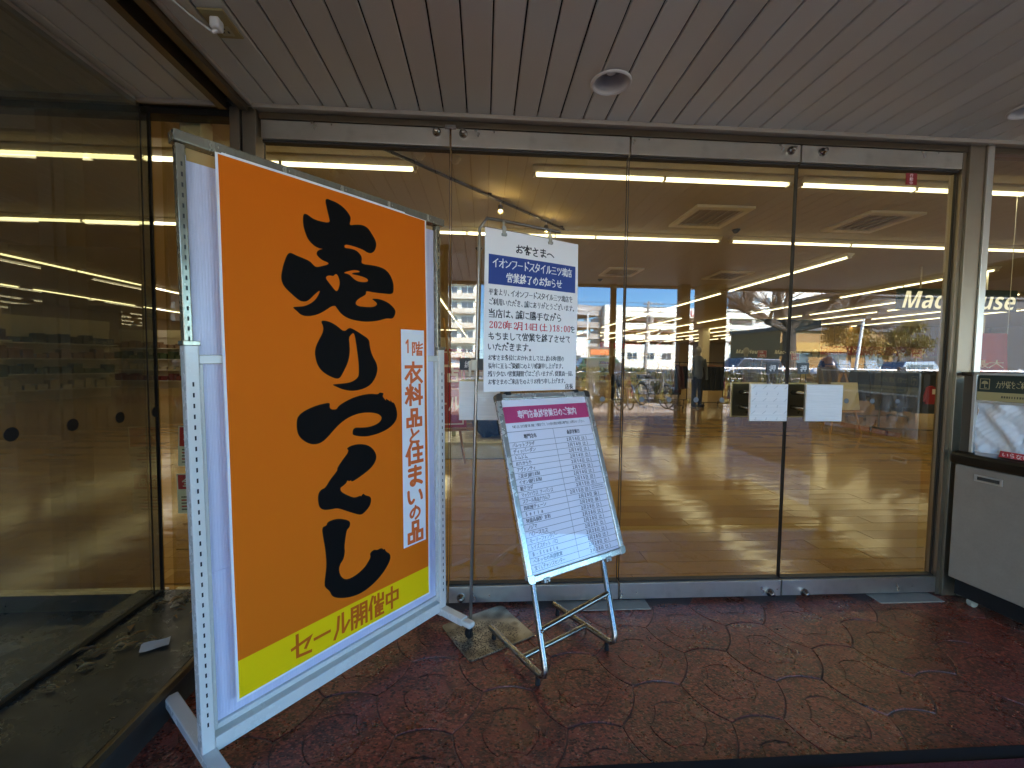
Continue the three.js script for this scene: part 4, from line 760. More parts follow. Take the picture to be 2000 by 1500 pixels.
// ---------------------------------------------------------------- columns, partitions, shop signs
const cream = std(0xd2c7ae, 0.7);
[[-1.44, -0.16, 0.1, 'white pillar just inside the narrow window, holding flyers'], [-1.89, -1.0, 0.06, 'thin brown pillar inside, left of the glass doors'], [4.1, -14, 0.4, 'square pillar in the middle of the shop'], [-7, -12, 0.4, 'square pillar in the left half of the shop'], [11.5, -20, 0.4, 'square pillar far back on the right of the shop'], [17, -12, 0.4, 'square pillar at the right side of the shop']].forEach(([x, z, r, label], i) => one('pillar', bx(x - r / 2, x + r / 2, 0.002, 3.128, z - r / 2, z + r / 2, 0.006), i === 1 ? std(0x6d5a44, 0.7) : i ? cream : std(0xdcd8cc, 0.7), label, 'pillar'));
const flyerTex = (n) => tex(canvas(256, 360, (c, w, h) => {
  c.fillStyle = '#efeae4'; c.fillRect(0, 0, w, h); c.fillStyle = '#c22a2a'; c.fillRect(10, 10, w - 20, n ? 130 : 170);
  write(c, n ? '全品' : '大売', w / 2, 36, 86, { align: 'center', color: '#f6f0ea', heavy: 0.13 });
  for (let i = 0; i < 5; i++) { c.fillStyle = i % 2 ? '#c22a2a' : '#6a6660'; c.fillRect(30, 205 + i * 28, R(90, 190), 12); }
}));
[[0, 0.81, 'upper red and white flyer beside the left post of the poster'], [1, 0.575, 'lower red and white flyer beside the left post of the poster']].forEach(([n, y, label]) => { const m = one('flyer', card(0.15, 0.2, 0.002), std(0xffffff, 0.6, 0, { map: flyerTex(n) }), label, 'flyer'); m.position.set(-1.425 - n * 0.01, y, -0.06); m.rotation.z = n ? 0.02 : -0.03; });

function textSign(text, w, h, d, bg, fg, px, font, big = 0.8) { return std(0xffffff, 0.5, 0, { map: tex(canvas(px, Math.round(px * h / w), (c, W2, H2) => { c.fillStyle = bg; c.fillRect(0, 0, W2, H2); c.fillStyle = fg; c.textAlign = 'center'; c.textBaseline = 'middle'; let s = H2 * big; c.font = font.replace('#', s); s *= Math.min(1, W2 * 0.96 / c.measureText(text).width); c.font = font.replace('#', s); c.fillText(text, W2 / 2, H2 * 0.53); })) }); }
{
  const lit = (m, k) => { m.emissive = new THREE.Color(1, 0.97, 0.9); m.emissiveMap = m.map; m.emissiveIntensity = k; return m; };
  const t = thing('hanging_shop_sign', 'dark hanging shop sign with white italic lettering at upper right', 'hanging sign', [8.95, 2.52, -5.6]);
  part('panel', card(2.42, 0.4, 0.05), lit(textSign('Mac-House', 2.42, 0.4, 0.05, '#101a18', '#f2f2ee', 1024, 'italic bold #px sans-serif', 1.2), 0.13), t);
  for (const x of [-0.75, 0.6]) part('hanger', rod([x, 0.2, 0], [x, 0.609, 0], 0.016), housingMat, t);
}
{
  const t = thing('shop_partition', 'dark green shop partition wall with two white wordmarks', 'partition wall', [10.45, 0, -13]);
  part('panel', bx(-1.6, 1.8, 0.01, 2.9, -0.08, 0, 0.01), std(0x20261f, 0.7), t);
  for (const [x, w] of [[-0.9, 1.1], [0.55, 1.5]]) part('wordmark', card(w, 0.24, 0.02).translate(x, 1.72, 0.012), textSign('Mac-House', w, 0.24, 0.02, '#20261f', '#eee6cc', 512, 'italic bold #px sans-serif'), t);
  const u = thing('standing_sign', 'black standing sign board with a white wordmark beside the rack', 'sign board', [5.65, 0, -12.5]);
  part('panel', card(0.5, 0.75, 0.03).translate(0, 1.56, 0), textSign('Mac-H', 0.5, 0.75, 0.03, '#141512', '#f2eee2', 256, 'italic bold #px sans-serif'), u);
  part('post', rod([0, 0.02, -0.02], [0, 1.2, -0.02], 0.02), blackPlastic, u); part('foot', bx(-0.2, 0.2, 0.009, 0.03, -0.15, 0.12, 0.005), blackPlastic, u);
}
{
  const t = thing('red_banner', 'red hanging banner with white lettering above the cart', 'banner', [5.476, 1.41, -2.2], -0.2);
  const g = new THREE.PlaneGeometry(0.31, 0.42, 10, 10), p = g.attributes.position; for (let i = 0; i < p.count; i++) p.setZ(i, 0.018 * Math.sin(p.getX(i) * 22 + p.getY(i) * 5)); g.computeVertexNormals();
  part('cloth', g, std(0xffffff, 0.75, 0, { side: THREE.DoubleSide, map: tex(canvas(256, 466, (c, w, h) => { c.fillStyle = '#b81f22'; c.fillRect(0, 0, w, h); write(c, '最大', w / 2 - 6, 318, 98, { align: 'center', color: '#f4e2de', heavy: 0.1 }); })) }), t);
  for (const x of [-0.14, 0.14]) part('cord', rod([x, 0.2, 0], [x, 1.715, 0], 0.003), whitePaint, t);
}
// wood-clad back section with a row of red posters
{
  const clad = structure('wood_clad_wall', bx(13, 23.9, 0.01, 3.12, -17.2, -17.0), std(0x7d6238, 0.7));
  const cladMats = ['#a07a40', '#927038', '#ab874c'].map((c) => std(c, 0.6));
  const cg = bx(-0.14, 0.14, 1.2, 3.1, 0, 0.03, 0.004);
  for (let i = 0; i < 36; i++) { const m = part('cladding_board', cg, cladMats[i % 3 === 1 ? 1 : Math.floor(rnd() * 3)], clad); m.position.set(13.3 + i * 0.295, 0, -16.99); }
  const posterMat = std(0xffffff, 0.6, 0, { map: tex(canvas(128, 96, (c, w, h) => { c.fillStyle = '#8f2420'; c.fillRect(0, 0, w, h); for (let i = 0; i < 26; i++) { c.fillStyle = `rgba(240,220,200,${R(0.3, 0.9)})`; c.fillRect(R(4, 100), R(6, 84), R(4, 22), R(3, 8)); } })) });
  for (let i = 0; i < 12; i++) { const m = one('wall_poster', card(0.5, 0.4, 0.01), posterMat, 'small red printed poster in the row along the wooden back wall', 'poster', 'row of red posters on the wooden wall'); m.position.set(15.2 + i * 0.52, 1.95, -16.94); }
}
const saleTex = tex(canvas(256, 192, (c, w, h) => { c.fillStyle = '#a3262c'; c.fillRect(0, 0, w, h); c.strokeStyle = '#efd8d0'; c.lineWidth = 6; c.strokeRect(8, 8, w - 16, h - 16); write(c, '大特売', w / 2, 22, 58, { align: 'center', color: '#f4e4de', heavy: 0.12 }); c.fillStyle = '#f4e4de'; c.font = 'italic bold 84px sans-serif'; c.textAlign = 'center'; c.fillText('50%', w / 2, 168); }));
[[9.05, 1.52, -6.4, 'red fifty percent card left of the rack with the red shirt'], [10.05, 1.6, -6.6, 'red fifty percent card above the rack with the red shirt'], [10.75, 1.55, -6.6, 'red fifty percent card at the right end above the rack'], [7.8, 1.55, -9.6, 'small red price card above the rack of dark jackets'], [9.3, 1.5, -10.3, 'small red price card right of the rack of dark jackets']].forEach(([x, y, z, label]) => { const t = thing('price_card', label, 'price card', [x, y, z], 0, 'red price cards in the shop'); part('card', card(0.26, 0.2, 0.006), std(0xffffff, 0.6, 0, { map: saleTex }), t); part('stem', rod([0, -0.1, 0], [0, -0.34, 0], 0.006), whitePaint, t); });

// ---------------------------------------------------------------- clothes racks and what hangs on them
function rack(label, x, z, w, turn, top = 1.28) {
  const t = thing('clothes_rack', label, 'clothes rack', [x, 0.009, z], turn, 'clothes racks');
  part('rail', rod([-w / 2, top, 0], [w / 2, top, 0], 0.014), blackPlastic, t);
  for (const s of [-w / 2, w / 2]) { part('upright', rod([s, 0.08, 0], [s, top, 0], 0.014), blackPlastic, t); part('base_bar', bx(s - 0.015, s + 0.015, 0.07, 0.095, -0.26, 0.26, 0.004), blackPlastic, t); for (const q of [-0.24, 0.24]) part('caster', [disc(0.03, 0.02, 14).rotateZ(Math.PI / 2).translate(s, 0.03, q), rod([s, 0.03, q], [s, 0.072, q], 0.009)], rubber, t); }
  part('stretcher', rod([-w / 2, 0.085, 0], [w / 2, 0.085, 0], 0.011), blackPlastic, t);
  return t;
}
const clothMats = { black: [0x0d0c0c, 0x141212, 0x100e10], grey: [0x2b2d2e, 0x35332f, 0x23272b], navy: [0x141a2b, 0x1b2030, 0x101624], beige: [0x7d6746, 0x8b7656, 0x6f5c3c], mixed: [0x2b2d2e, 0x5d4a38, 0x14203a, 0x6e6a60, 0x4b1c1c] };
for (const k in clothMats) clothMats[k] = clothMats[k].map((c) => phys({ color: c, roughness: 0.9, sheen: 0.4, sheenRoughness: 0.6, sheenColor: new THREE.Color(0.15, 0.15, 0.15), bumpMap: repeated(fine, 4), bumpScale: 0.002, side: THREE.DoubleSide }));
function garment(kind) {   // silhouette with a little thickness and folds; hangs from y = 0 downwards, facing z
  const s = new THREE.Shape();
  const P = kind === 'trousers' ? [[-0.16, -0.1], [0.16, -0.1], [0.17, -0.78], [0.03, -0.8], [0, -0.4], [-0.03, -0.8], [-0.17, -0.78]] : [[-0.05, -0.06], [0.05, -0.06], [0.21, -0.12], [0.29, -0.5], [0.3, -0.7], [0.22, -0.71], [0.19, -0.34], [0.2, -0.8], [-0.2, -0.8], [-0.19, -0.34], [-0.22, -0.71], [-0.3, -0.7], [-0.29, -0.5], [-0.21, -0.12]];
  s.setFromPoints(P.map(([x, y]) => new THREE.Vector2(x, y)));
  const g = new THREE.ExtrudeGeometry(s, { depth: 0.024, bevelEnabled: true, bevelSize: 0.012, bevelThickness: 0.014, bevelSegments: 2, steps: 1 }).translate(0, 0, -0.012), p = g.attributes.position;
  for (let i = 0; i < p.count; i++) p.setZ(i, p.getZ(i) * (1 + 0.4 * Math.sin(p.getY(i) * 9)) + 0.014 * Math.sin(p.getX(i) * 26 + p.getY(i) * 3));
  g.computeVertexNormals();
  return g;
}
const garmentGeo = { trousers: garment('trousers'), jacket: garment('jacket') }, hangerGeo = join([pipe([[-0.17, -0.1, 0], [0, -0.045, 0], [0.17, -0.1, 0]], 0.008, 0.03, 6), pipe([[0, -0.045, 0], [0, 0.0, 0], [0.02, 0.02, 0], [0, 0.035, 0]], 0.003, 0.01, 6)]), hangerWood = std(0xa3642a, 0.5);
function hang(rk, w, n, kind, mats, label, group, top = 1.28) {
  for (let i = 0; i < n; i++) {
    const t = thing(kind === 'trousers' ? 'hanging_trousers' : 'hanging_jacket', label, kind, [0, 0, 0], 0, group), u = -w / 2 + 0.06 + (w - 0.12) * (i + R(-0.2, 0.2)) / (n - 1);
    part('cloth', garmentGeo[kind], mats[Math.floor(rnd() * mats.length)], t); part('hanger', hangerGeo, hangerWood, t);
    const v = V(u, top - 0.028, 0).applyAxisAngle(V(0, 1, 0), rk.rotation.y).add(rk.position);
    t.position.copy(v); t.rotation.y = rk.rotation.y + Math.PI / 2 + R(-0.12, 0.12);
  }
}
const rackA = rack('low black rack of dark trousers in the middle of the shop', 6.85, -10.5, 0.75, 0.05); hang(rackA, 0.75, 12, 'trousers', clothMats.black, 'pair of black trousers in the row on the middle rack', 'trousers on the middle rack');
const rackB = rack('rack of grey jackets left of the patterned pull plate', 7.35, -8.7, 1.05, 0.1); hang(rackB, 1.05, 10, 'jacket', clothMats.grey, 'grey jacket in the row on the rack by the pull plate', 'jackets on the rack by the pull plate');
const rackC0 = rack('narrow rack of mixed jackets behind the third door', 5.0, -9.6, 0.9, 0.15); hang(rackC0, 0.9, 9, 'jacket', clothMats.mixed, 'jacket in the row on the narrow rack behind the third door', 'jackets on the narrow rack');
const rackI = rack('rack of navy jackets right of the low easel', 9.2, -7.4, 1.1, 0.05); hang(rackI, 1.1, 9, 'jacket', clothMats.navy, 'navy jacket in the row right of the low easel', 'navy jackets right of the low easel');
const rackJ = rack('rack of black trousers before the standing sign', 6.0, -11.4, 1.0, -0.1); hang(rackJ, 1.0, 11, 'trousers', clothMats.black, 'pair of black trousers in the row before the standing sign', 'trousers before the standing sign');
const rackC = rack('black rack on casters seen right of the plain pull plate', 7.95, -5.25, 1.25, -0.28, 1.25); hang(rackC, 1.25, 6, 'jacket', clothMats.grey, 'dark jacket in the row on the casters rack at right', 'jackets on the casters rack', 1.25);
const rackD = rack('rack of brown and beige coats behind the fourth door', 9.6, -9.4, 1.2, -0.1); hang(rackD, 1.2, 10, 'jacket', clothMats.beige, 'beige coat in the row on the rack behind the fourth door', 'coats behind the fourth door');
const rackE = rack('rack of black coats near the dark partition', 8.9, -11.5, 1.1, 0); hang(rackE, 1.1, 9, 'jacket', clothMats.black, 'black coat in the row near the dark partition', 'coats near the partition');
const rackF = rack('distant rack of mixed clothes left in the shop', -5.5, -11, 1.6, 0.2); hang(rackF, 1.6, 12, 'jacket', clothMats.mixed, 'jacket in the row on the distant left rack', 'jackets on the distant left rack');
const rackG = rack('far rack of navy clothes before the wooden wall', 13.2, -14.5, 2, 0); hang(rackG, 2, 14, 'jacket', clothMats.navy, 'navy jacket in the row before the wooden wall', 'jackets before the wooden wall');
const rackH = rack('far rack of mixed clothes before the red posters', 17.4, -14.8, 2.2, 0); hang(rackH, 2.2, 14, 'jacket', clothMats.mixed, 'jacket in the row before the red posters', 'jackets before the red posters');
// shirt shown facing the doors
{
  const t = thing('display_shirt', 'dark polo shirt over a red shirt hung facing the doors', 'shirt', [7.75, 1.24, -4.95], -0.15);
  part('polo', garmentGeo.jacket, clothMats.grey[2], t);
  part('red_shirt', garmentGeo.jacket.clone().scale(0.34, 0.42, 0.5).translate(0.02, -0.3, 0.05), phys({ color: 0xa01a20, roughness: 0.85 }), t);
  part('price_tag', card(0.06, 0.09, 0.002).translate(0.05, -0.42, 0.085), std(0xe9e6de, 0.6), t);
  part('hanger', hangerGeo, hangerWood, t);
}
// mannequins
function mannequin(label, x, z, turn, coat, legs) {
  const t = thing('mannequin', label, 'mannequin', [x, 0.009, z], turn, 'dressed mannequins');
  const skin = std(0x8f8674, 0.5);
  part('head', [new THREE.SphereGeometry(0.1, 18, 14).scale(0.82, 1.15, 0.95).translate(0, 1.62, 0), rod([0, 1.42, 0], [0, 1.55, 0], 0.055, 0.05, 12)], skin, t);
  const torso = new THREE.LatheGeometry([[0.0, 0.82], [0.17, 0.82], [0.18, 0.95], [0.155, 1.1], [0.19, 1.3], [0.2, 1.38], [0.12, 1.45], [0.055, 1.48], [0, 1.48]].map(([a, b]) => new THREE.Vector2(a, b)), 20).scale(1, 1, 0.62);
  part('coat', [torso, rod([-0.2, 1.38, 0], [-0.27, 1.08, 0.02], 0.06, 0.048), rod([-0.27, 1.08, 0.02], [-0.25, 0.8, 0.09], 0.048, 0.036), rod([0.2, 1.38, 0], [0.27, 1.08, 0.02], 0.06, 0.048), rod([0.27, 1.08, 0.02], [0.25, 0.8, 0.09], 0.048, 0.036)], coat, t);
  part('trousers', [rod([-0.09, 0.86, 0], [-0.1, 0.45, 0.01], 0.095, 0.07), rod([-0.1, 0.45, 0.01], [-0.11, 0.06, 0], 0.07, 0.055), rod([0.09, 0.86, 0], [0.1, 0.45, 0.01], 0.095, 0.07), rod([0.1, 0.45, 0.01], [0.11, 0.06, 0], 0.07, 0.055)], legs, t);
  part('shoe', bx(-0.15, -0.06, 0.02, 0.09, -0.06, 0.18, 0.03), rubber, t); part('shoe', bx(0.06, 0.15, 0.02, 0.09, -0.06, 0.18, 0.03), rubber, t);
  part('stand', [disc(0.2, 0.015).translate(0, 0.0085, 0), rod([0, 0.01, -0.04], [0, 0.85, -0.04], 0.012)], chrome, t);
}
mannequin('mannequin in a beige coat and black trousers beside the black sign', 4.35, -11.9, 0.3, clothMats.beige[1], clothMats.black[0]);
mannequin('mannequin in a shiny silver jacket beside the trousers rack', 6.1, -9.9, 0.2, phys({ color: 0x4c525e, roughness: 0.35 }), clothMats.black[0]);
mannequin('mannequin in navy jacket seen right of the trousers rack', 7.55, -9.95, -0.2, clothMats.navy[1], clothMats.navy[0]);
mannequin('mannequin in a grey jacket before the wooden wall', 14.9, -12.5, -0.3, clothMats.grey[0], clothMats.beige[0]);
mannequin('mannequin in a black jacket beside the coats near the partition', 10.4, -10.9, -0.2, clothMats.black[1], clothMats.grey[1]);
// low tables
function tableWithStacks(label, x, z, w, cloth, stackLabel, group) {
  const t = thing('display_table', label, 'table', [x, 0.009, z], 0, 'display tables');
  part('top', bx(-w / 2, w / 2, 0.66, 0.7, -0.4, 0.4, 0.01), cloth, t);
  part('cloth_skirt', bx(-w / 2 + 0.01, w / 2 - 0.01, 0.12, 0.6595, -0.39, 0.39, 0.01), cloth, t);
  for (const [a, b] of [[-1, -1], [1, -1], [-1, 1], [1, 1]]) part('leg', rod([a * (w / 2 - 0.06), 0, b * 0.33], [a * (w / 2 - 0.06), 0.121, b * 0.33], 0.02), blackPlastic, t);
  const stack = join([0, 1, 2, 3].map((k) => bx(-0.15, 0.15, k * 0.032, k * 0.032 + 0.03, -0.12, 0.12, 0.012)));
  for (let i = 0; i < Math.floor(w / 0.4); i++) { const m = one('folded_clothes', stack, clothMats.mixed[Math.floor(rnd() * 5)], stackLabel, 'folded clothes', group); m.position.set(x - w / 2 + 0.25 + i * 0.4, 0.7095, z + R(-0.1, 0.1)); m.rotation.y = R(-0.1, 0.1); }
}
tableWithStacks('black covered display table beneath the black sign board', 6.3, -13.4, 1.6, clothMats.black[0], 'stack of folded clothes on the black covered table', 'folded stacks on the black table');
tableWithStacks('display table with folded clothes at the left of the shop', -3.6, -12, 1.8, cream, 'stack of folded clothes on the left table', 'folded stacks on the left table');
tableWithStacks('far display table before the wooden wall', 15.6, -11.2, 2.0, cream, 'stack of folded clothes on the far right table', 'folded stacks on the far right table');
// easels
function easel(label, x, z, turn, h, panel) {
  const t = thing('wooden_easel', label, 'easel', [x, 0.009, z], turn, 'wooden easels');
  const wood = std(0xb98a48, 0.6);
  part('leg', rod([-0.3, 0, 0.06], [-0.05, h, -0.08], 0.016, 0.016, 6), wood, t); part('leg', rod([0.3, 0, 0.06], [0.05, h, -0.08], 0.016, 0.016, 6), wood, t); part('leg', rod([0, 0, -0.5], [0, h, -0.09], 0.016, 0.016, 6), wood, t);
  part('ledge', bx(-0.32, 0.32, 0.4, 0.43, 0.0, 0.07, 0.004), wood, t);
  if (panel) part('sign', card(panel[0], panel[1], 0.02).rotateX(-0.16).translate(0, 0.44 + panel[1] / 2, 0.005), panel[2], t);
}
const closingTex = tex(canvas(300, 450, (c, w, h) => { c.fillStyle = '#b4212a'; c.fillRect(0, 0, w, h); c.strokeStyle = '#f2e2da'; c.lineWidth = 8; c.strokeRect(20, 20, w - 40, h - 40); write(c, '閉店', w / 2, 70, 124, { align: 'center', color: '#f6ece6', heavy: 0.12 }); write(c, 'セール', w / 2, 270, 84, { align: 'center', color: '#f6ece6', heavy: 0.13 }); }));
easel('wooden easel with a red closing sale sign behind the poster stand', -0.52, -3.05, 0.25, 1.75, [0.62, 0.95, std(0xffffff, 0.6, 0, { map: closingTex })]);
easel('low wooden easel below the plain pull plate', 6.55, -5.3, 0, 1.1, [0.5, 0.5, std(0xcfc7b0, 0.6)]);
// podium with bags, left of the pole
{
  const t = thing('white_podium', 'low white podium behind the pole stand', 'podium', [-0.05, 0.009, -3.7]);
  part('block', bx(-0.9, 0.75, 0, 0.22, -0.5, 0.4, 0.02), whitePaint, t);
  for (const [x, z, k] of [[0.1, 0, 1], [0.38, 0.06, 0.9], [0.22, -0.2, 1.1]]) { const g = new THREE.SphereGeometry(0.2 * k, 20, 16), p = g.attributes.position; for (let i = 0; i < p.count; i++) { const v = V(p.getX(i), p.getY(i), p.getZ(i)), q = 1 + 0.09 * Math.sin(v.x * 40 + v.y * 23) + 0.07 * Math.sin(v.z * 52 - v.y * 31); p.setXYZ(i, v.x * q, v.y * q * 1.25, v.z * q); } g.computeVertexNormals(); const m = one('black_bag', g, std(0x0c0c0d, 0.35), 'full black plastic bag standing on the low white podium', 'bag', 'black bags on the podium'); m.position.set(-0.05 + x, 0.47, -3.7 + z); }
  one('shelf_post', bx(-0.42, -0.37, 0.229, 0.75, -3.75, -3.7, 0.004), std(0xb7b562, 0.5), 'short yellow green post standing on the low white podium', 'post');
}
// shelves along the back and left
function shelfUnit(label, x, z, w, turn, n, mats) {
  const t = thing('shelf_unit', label, 'shelf', [x, 0.009, z], turn, 'shelf units in the shop');
  part('back', bx(-w / 2, w / 2, 0, 2.0, -0.02, 0, 0.004), cream, t);
  for (let k = 0; k < n; k++) { part('shelf', bx(-w / 2, w / 2, 0.3 + k * 0.42, 0.325 + k * 0.42, 0.001, 0.4, 0.004), whitePaint, t); part('goods', Array.from({ length: 9 }, (_, i) => bx(-w / 2 + 0.03 + i * (w - 0.05) / 9, -w / 2 + 0.02 + (i + 0.85) * (w - 0.05) / 9, 0.3255 + k * 0.42, 0.36 + k * 0.42 + R(0.08, 0.26), 0.05, 0.34, 0.01)), mats[(k + Math.floor(x + 50)) % mats.length], t); }
  part('header', bx(-w / 2, w / 2, 2.001, 2.3, 0, 0.05, 0.004), x > 0 ? std(0xa32628, 0.6) : cream, t);
}
const goods = [0x8a6a4a, 0x32404e, 0x6b2a26, 0xb0a48a, 0x41502e].map((c) => std(c, 0.7));
[[-13, -16], [-10, -16.5], [-7, -17], [-4, -17], [-1, -18], [2, -19], [5.2, -20], [8.3, -21]].forEach(([x, z], i) => shelfUnit(`${rowNames[i]} shelf unit from the left along the back of the shop`, x, z, 2.6, 0, 4, goods));
[[-11.5, -7.5], [-12, -11]].forEach(([x, z], i) => shelfUnit(i ? 'far shelf unit at the left side of the shop' : 'near shelf unit at the left side of the shop', x, z, 2.4, 1.2, 4, goods));

// ---------------------------------------------------------------- outside, behind the camera: what the glass mirrors
const colMat = std(0x6b6256, 0.8, 0, { bumpMap: repeated(fine, 5), bumpScale: 0.002 });
one('canopy_column', bx(3.15, 3.48, -0.01, 2.394, 3.85, 4.18, 0.015), colMat, 'thick square column under the canopy edge, mirrored in the third door', 'column', 'canopy columns');
one('canopy_column', bx(2.83, 2.97, -0.01, 2.394, 3.92, 4.06, 0.01), colMat, 'thinner square post beside the thick canopy column', 'column', 'canopy columns');
one('downpipe', rod([1.875, -0.01, 4.05], [1.875, 2.394, 4.05], 0.045, 0.045, 16), colMat, 'round drain pipe standing left of the canopy columns', 'pipe');
one('canopy_column', bx(-3.4, -3.05, -0.01, 2.394, 3.85, 4.18, 0.015), colMat, 'square canopy column to the left, behind the glass screen', 'column', 'canopy columns');

// closed side wall beyond the glass screen
structure('side_wall', [bx(-8, -1.62, -0.01, 2.41, 2.75, 3.0), bx(-5.2, -5.0, -0.01, 2.41, 0.05, 2.74)], std(0x3c3931, 0.8, 0, { bumpMap: repeated(fine, 3), bumpScale: 0.002 }));
// bicycles
const bikeTube = [0x20262c, 0x7d7f80, 0x23355a, 0x5a1d1d, 0x9aa08a].map((c) => std(c, 0.3, 0.4));
const alloy = std(0xc8c8c4, 0.3, 1), basketMat = std(0x8b8d8c, 0.4, 0.8), tyreMat = std(0x121212, 0.85);
const wheelTyre = new THREE.TorusGeometry(0.315, 0.019, 8, 36), wheelRim = join([new THREE.TorusGeometry(0.295, 0.01, 6, 36), ...Array.from({ length: 14 }, (_, i) => rod([Math.cos(i * 0.449) * 0.02, Math.sin(i * 0.449) * 0.02, (i % 2 - 0.5) * 0.05], [Math.cos(i * 0.449 + 0.12) * 0.293, Math.sin(i * 0.449 + 0.12) * 0.293, 0], 0.0016, 0.0016, 4)), rod([0, 0, -0.04], [0, 0, 0.04], 0.022, 0.022, 10)]);
const mudguard = new THREE.TorusGeometry(0.35, 0.022, 5, 20, 2.5);
function bicycle(label, color, seatKind) {
  const t = thing('bicycle', label, 'bicycle', [0, 0, 0], 0, 'bicycles parked before the shop');
  const m = bikeTube[color];
  for (const x of [-0.55, 0.53]) { const w = part('wheel', wheelTyre, tyreMat, t); w.position.set(x, 0.334, 0); part('spokes', wheelRim, alloy, w); const g = part('mudguard', mudguard, color % 2 ? alloy : m, t); g.position.set(x, 0.334, 0); g.rotation.z = x < 0 ? 0.9 : 0.45; }
  part('frame', [rod([-0.13, 0.3, 0], [-0.22, 0.8, 0], 0.017), pipe([[0.38, 0.84, 0], [0.3, 0.42, 0], [-0.13, 0.3, 0]], 0.022, 0.2, 8), rod([0.4, 0.78, 0], [-0.17, 0.5, 0], 0.016), rod([-0.55, 0.334, 0.05], [-0.13, 0.3, 0.03], 0.01), rod([-0.55, 0.334, -0.05], [-0.13, 0.3, -0.03], 0.01), rod([-0.55, 0.334, 0.05], [-0.2, 0.68, 0.02], 0.009), rod([-0.55, 0.334, -0.05], [-0.2, 0.68, -0.02], 0.009), rod([0.53, 0.334, 0.05], [0.4, 0.74, 0.04], 0.012), rod([0.53, 0.334, -0.05], [0.4, 0.74, -0.04], 0.012), rod([0.4, 0.72, 0], [0.35, 0.98, 0], 0.018)], m, t);
  part('chain_guard', bx(-0.55, -0.02, 0.27, 0.35, 0.05, 0.065, 0.006), m, t);
  part('handlebar', pipe([[0.1, 1.0, 0.27], [0.24, 1.03, 0.24], [0.35, 0.99, 0], [0.24, 1.03, -0.24], [0.1, 1.0, -0.27]], 0.011, 0.1, 8), alloy, t);
  part('grip', rod([0.08, 0.997, 0.272], [0.18, 1.015, 0.26], 0.017), rubber, t); part('grip', rod([0.08, 0.997, -0.272], [0.18, 1.015, -0.26], 0.017), rubber, t);
  part('saddle', new THREE.SphereGeometry(0.12, 16, 10).scale(1.15, 0.38, 0.8).translate(-0.25, 0.86, 0), rubber, t);
  part('saddle_post', rod([-0.22, 0.78, 0], [-0.24, 0.84, 0], 0.013), alloy, t);
  part('rear_rack', [bx(-0.78, -0.36, 0.705, 0.72, -0.07, 0.07, 0.005), rod([-0.72, 0.7, 0.06], [-0.55, 0.34, 0.06], 0.006), rod([-0.72, 0.7, -0.06], [-0.55, 0.34, -0.06], 0.006)], alloy, t);
  const wires = [];
  for (let k = 0; k < 7; k++) { const s = -0.15 + k * 0.05; wires.push(rod([0.45, 0.8, s * 0.8], [0.43, 1.06, s], 0.003, 0.003, 4), rod([0.7, 0.82, s * 0.8], [0.78, 1.06, s], 0.003, 0.003, 4), rod([0.45, 0.8, s * 0.8], [0.7, 0.82, s * 0.8], 0.003, 0.003, 4)); }
  for (let k = 0; k < 5; k++) for (const s of [-1, 1]) wires.push(rod([0.45 - k * 0.004, 0.8 + k * 0.065, s * (0.12 + k * 0.0075)], [0.7 + k * 0.02, 0.82 + k * 0.06, s * (0.12 + k * 0.0075)], 0.003, 0.003, 4));
  part('basket', wires, basketMat, t);
  part('pedal', bx(-0.1, -0.02, 0.17, 0.19, 0.1, 0.18, 0.005), rubber, t); part('pedal', bx(-0.24, -0.16, 0.41, 0.43, -0.18, -0.1, 0.005), rubber, t);
  if (seatKind) {
    part('child_seat', [bx(-0.75, -0.42, 0.73, 0.82, -0.16, 0.16, 0.04), bx(-0.8, -0.72, 0.78, 1.25, -0.16, 0.16, 0.04)], seatKind === 'cover' ? rubber : std(0x2b2f33, 0.6), t);
    if (seatKind === 'cover') part('rain_cover', new THREE.SphereGeometry(0.36, 22, 18).scale(0.75, 1.18, 0.62).translate(-0.58, 1.1, 0), phys({ color: 0x101113, roughness: 0.3, clearcoat: 0.4 }), t);
  }
  return t;
}
const bikeA = bicycle('black bicycle parked at the left end of the mirrored row', 0, ''), bikeB = bicycle('silver bicycle mirrored left of the black sign board', 1, ''), bikeC = bicycle('bicycle with a black child seat cover mirrored in the right door', 2, 'cover'), bikeD = bicycle('dark red bicycle with a child seat in the mirrored row', 3, 'seat');
bikeA.position.set(2.5, -0.012, 9.4); bikeA.rotation.y = 1.9;
bikeB.position.set(4.9, -0.012, 10.0); bikeB.rotation.y = 1.25;
bikeC.position.set(10.1, -0.012, 9.2); bikeC.rotation.y = 1.3;
bikeD.position.set(6.9, -0.012, 9.5); bikeD.rotation.y = 1.15;
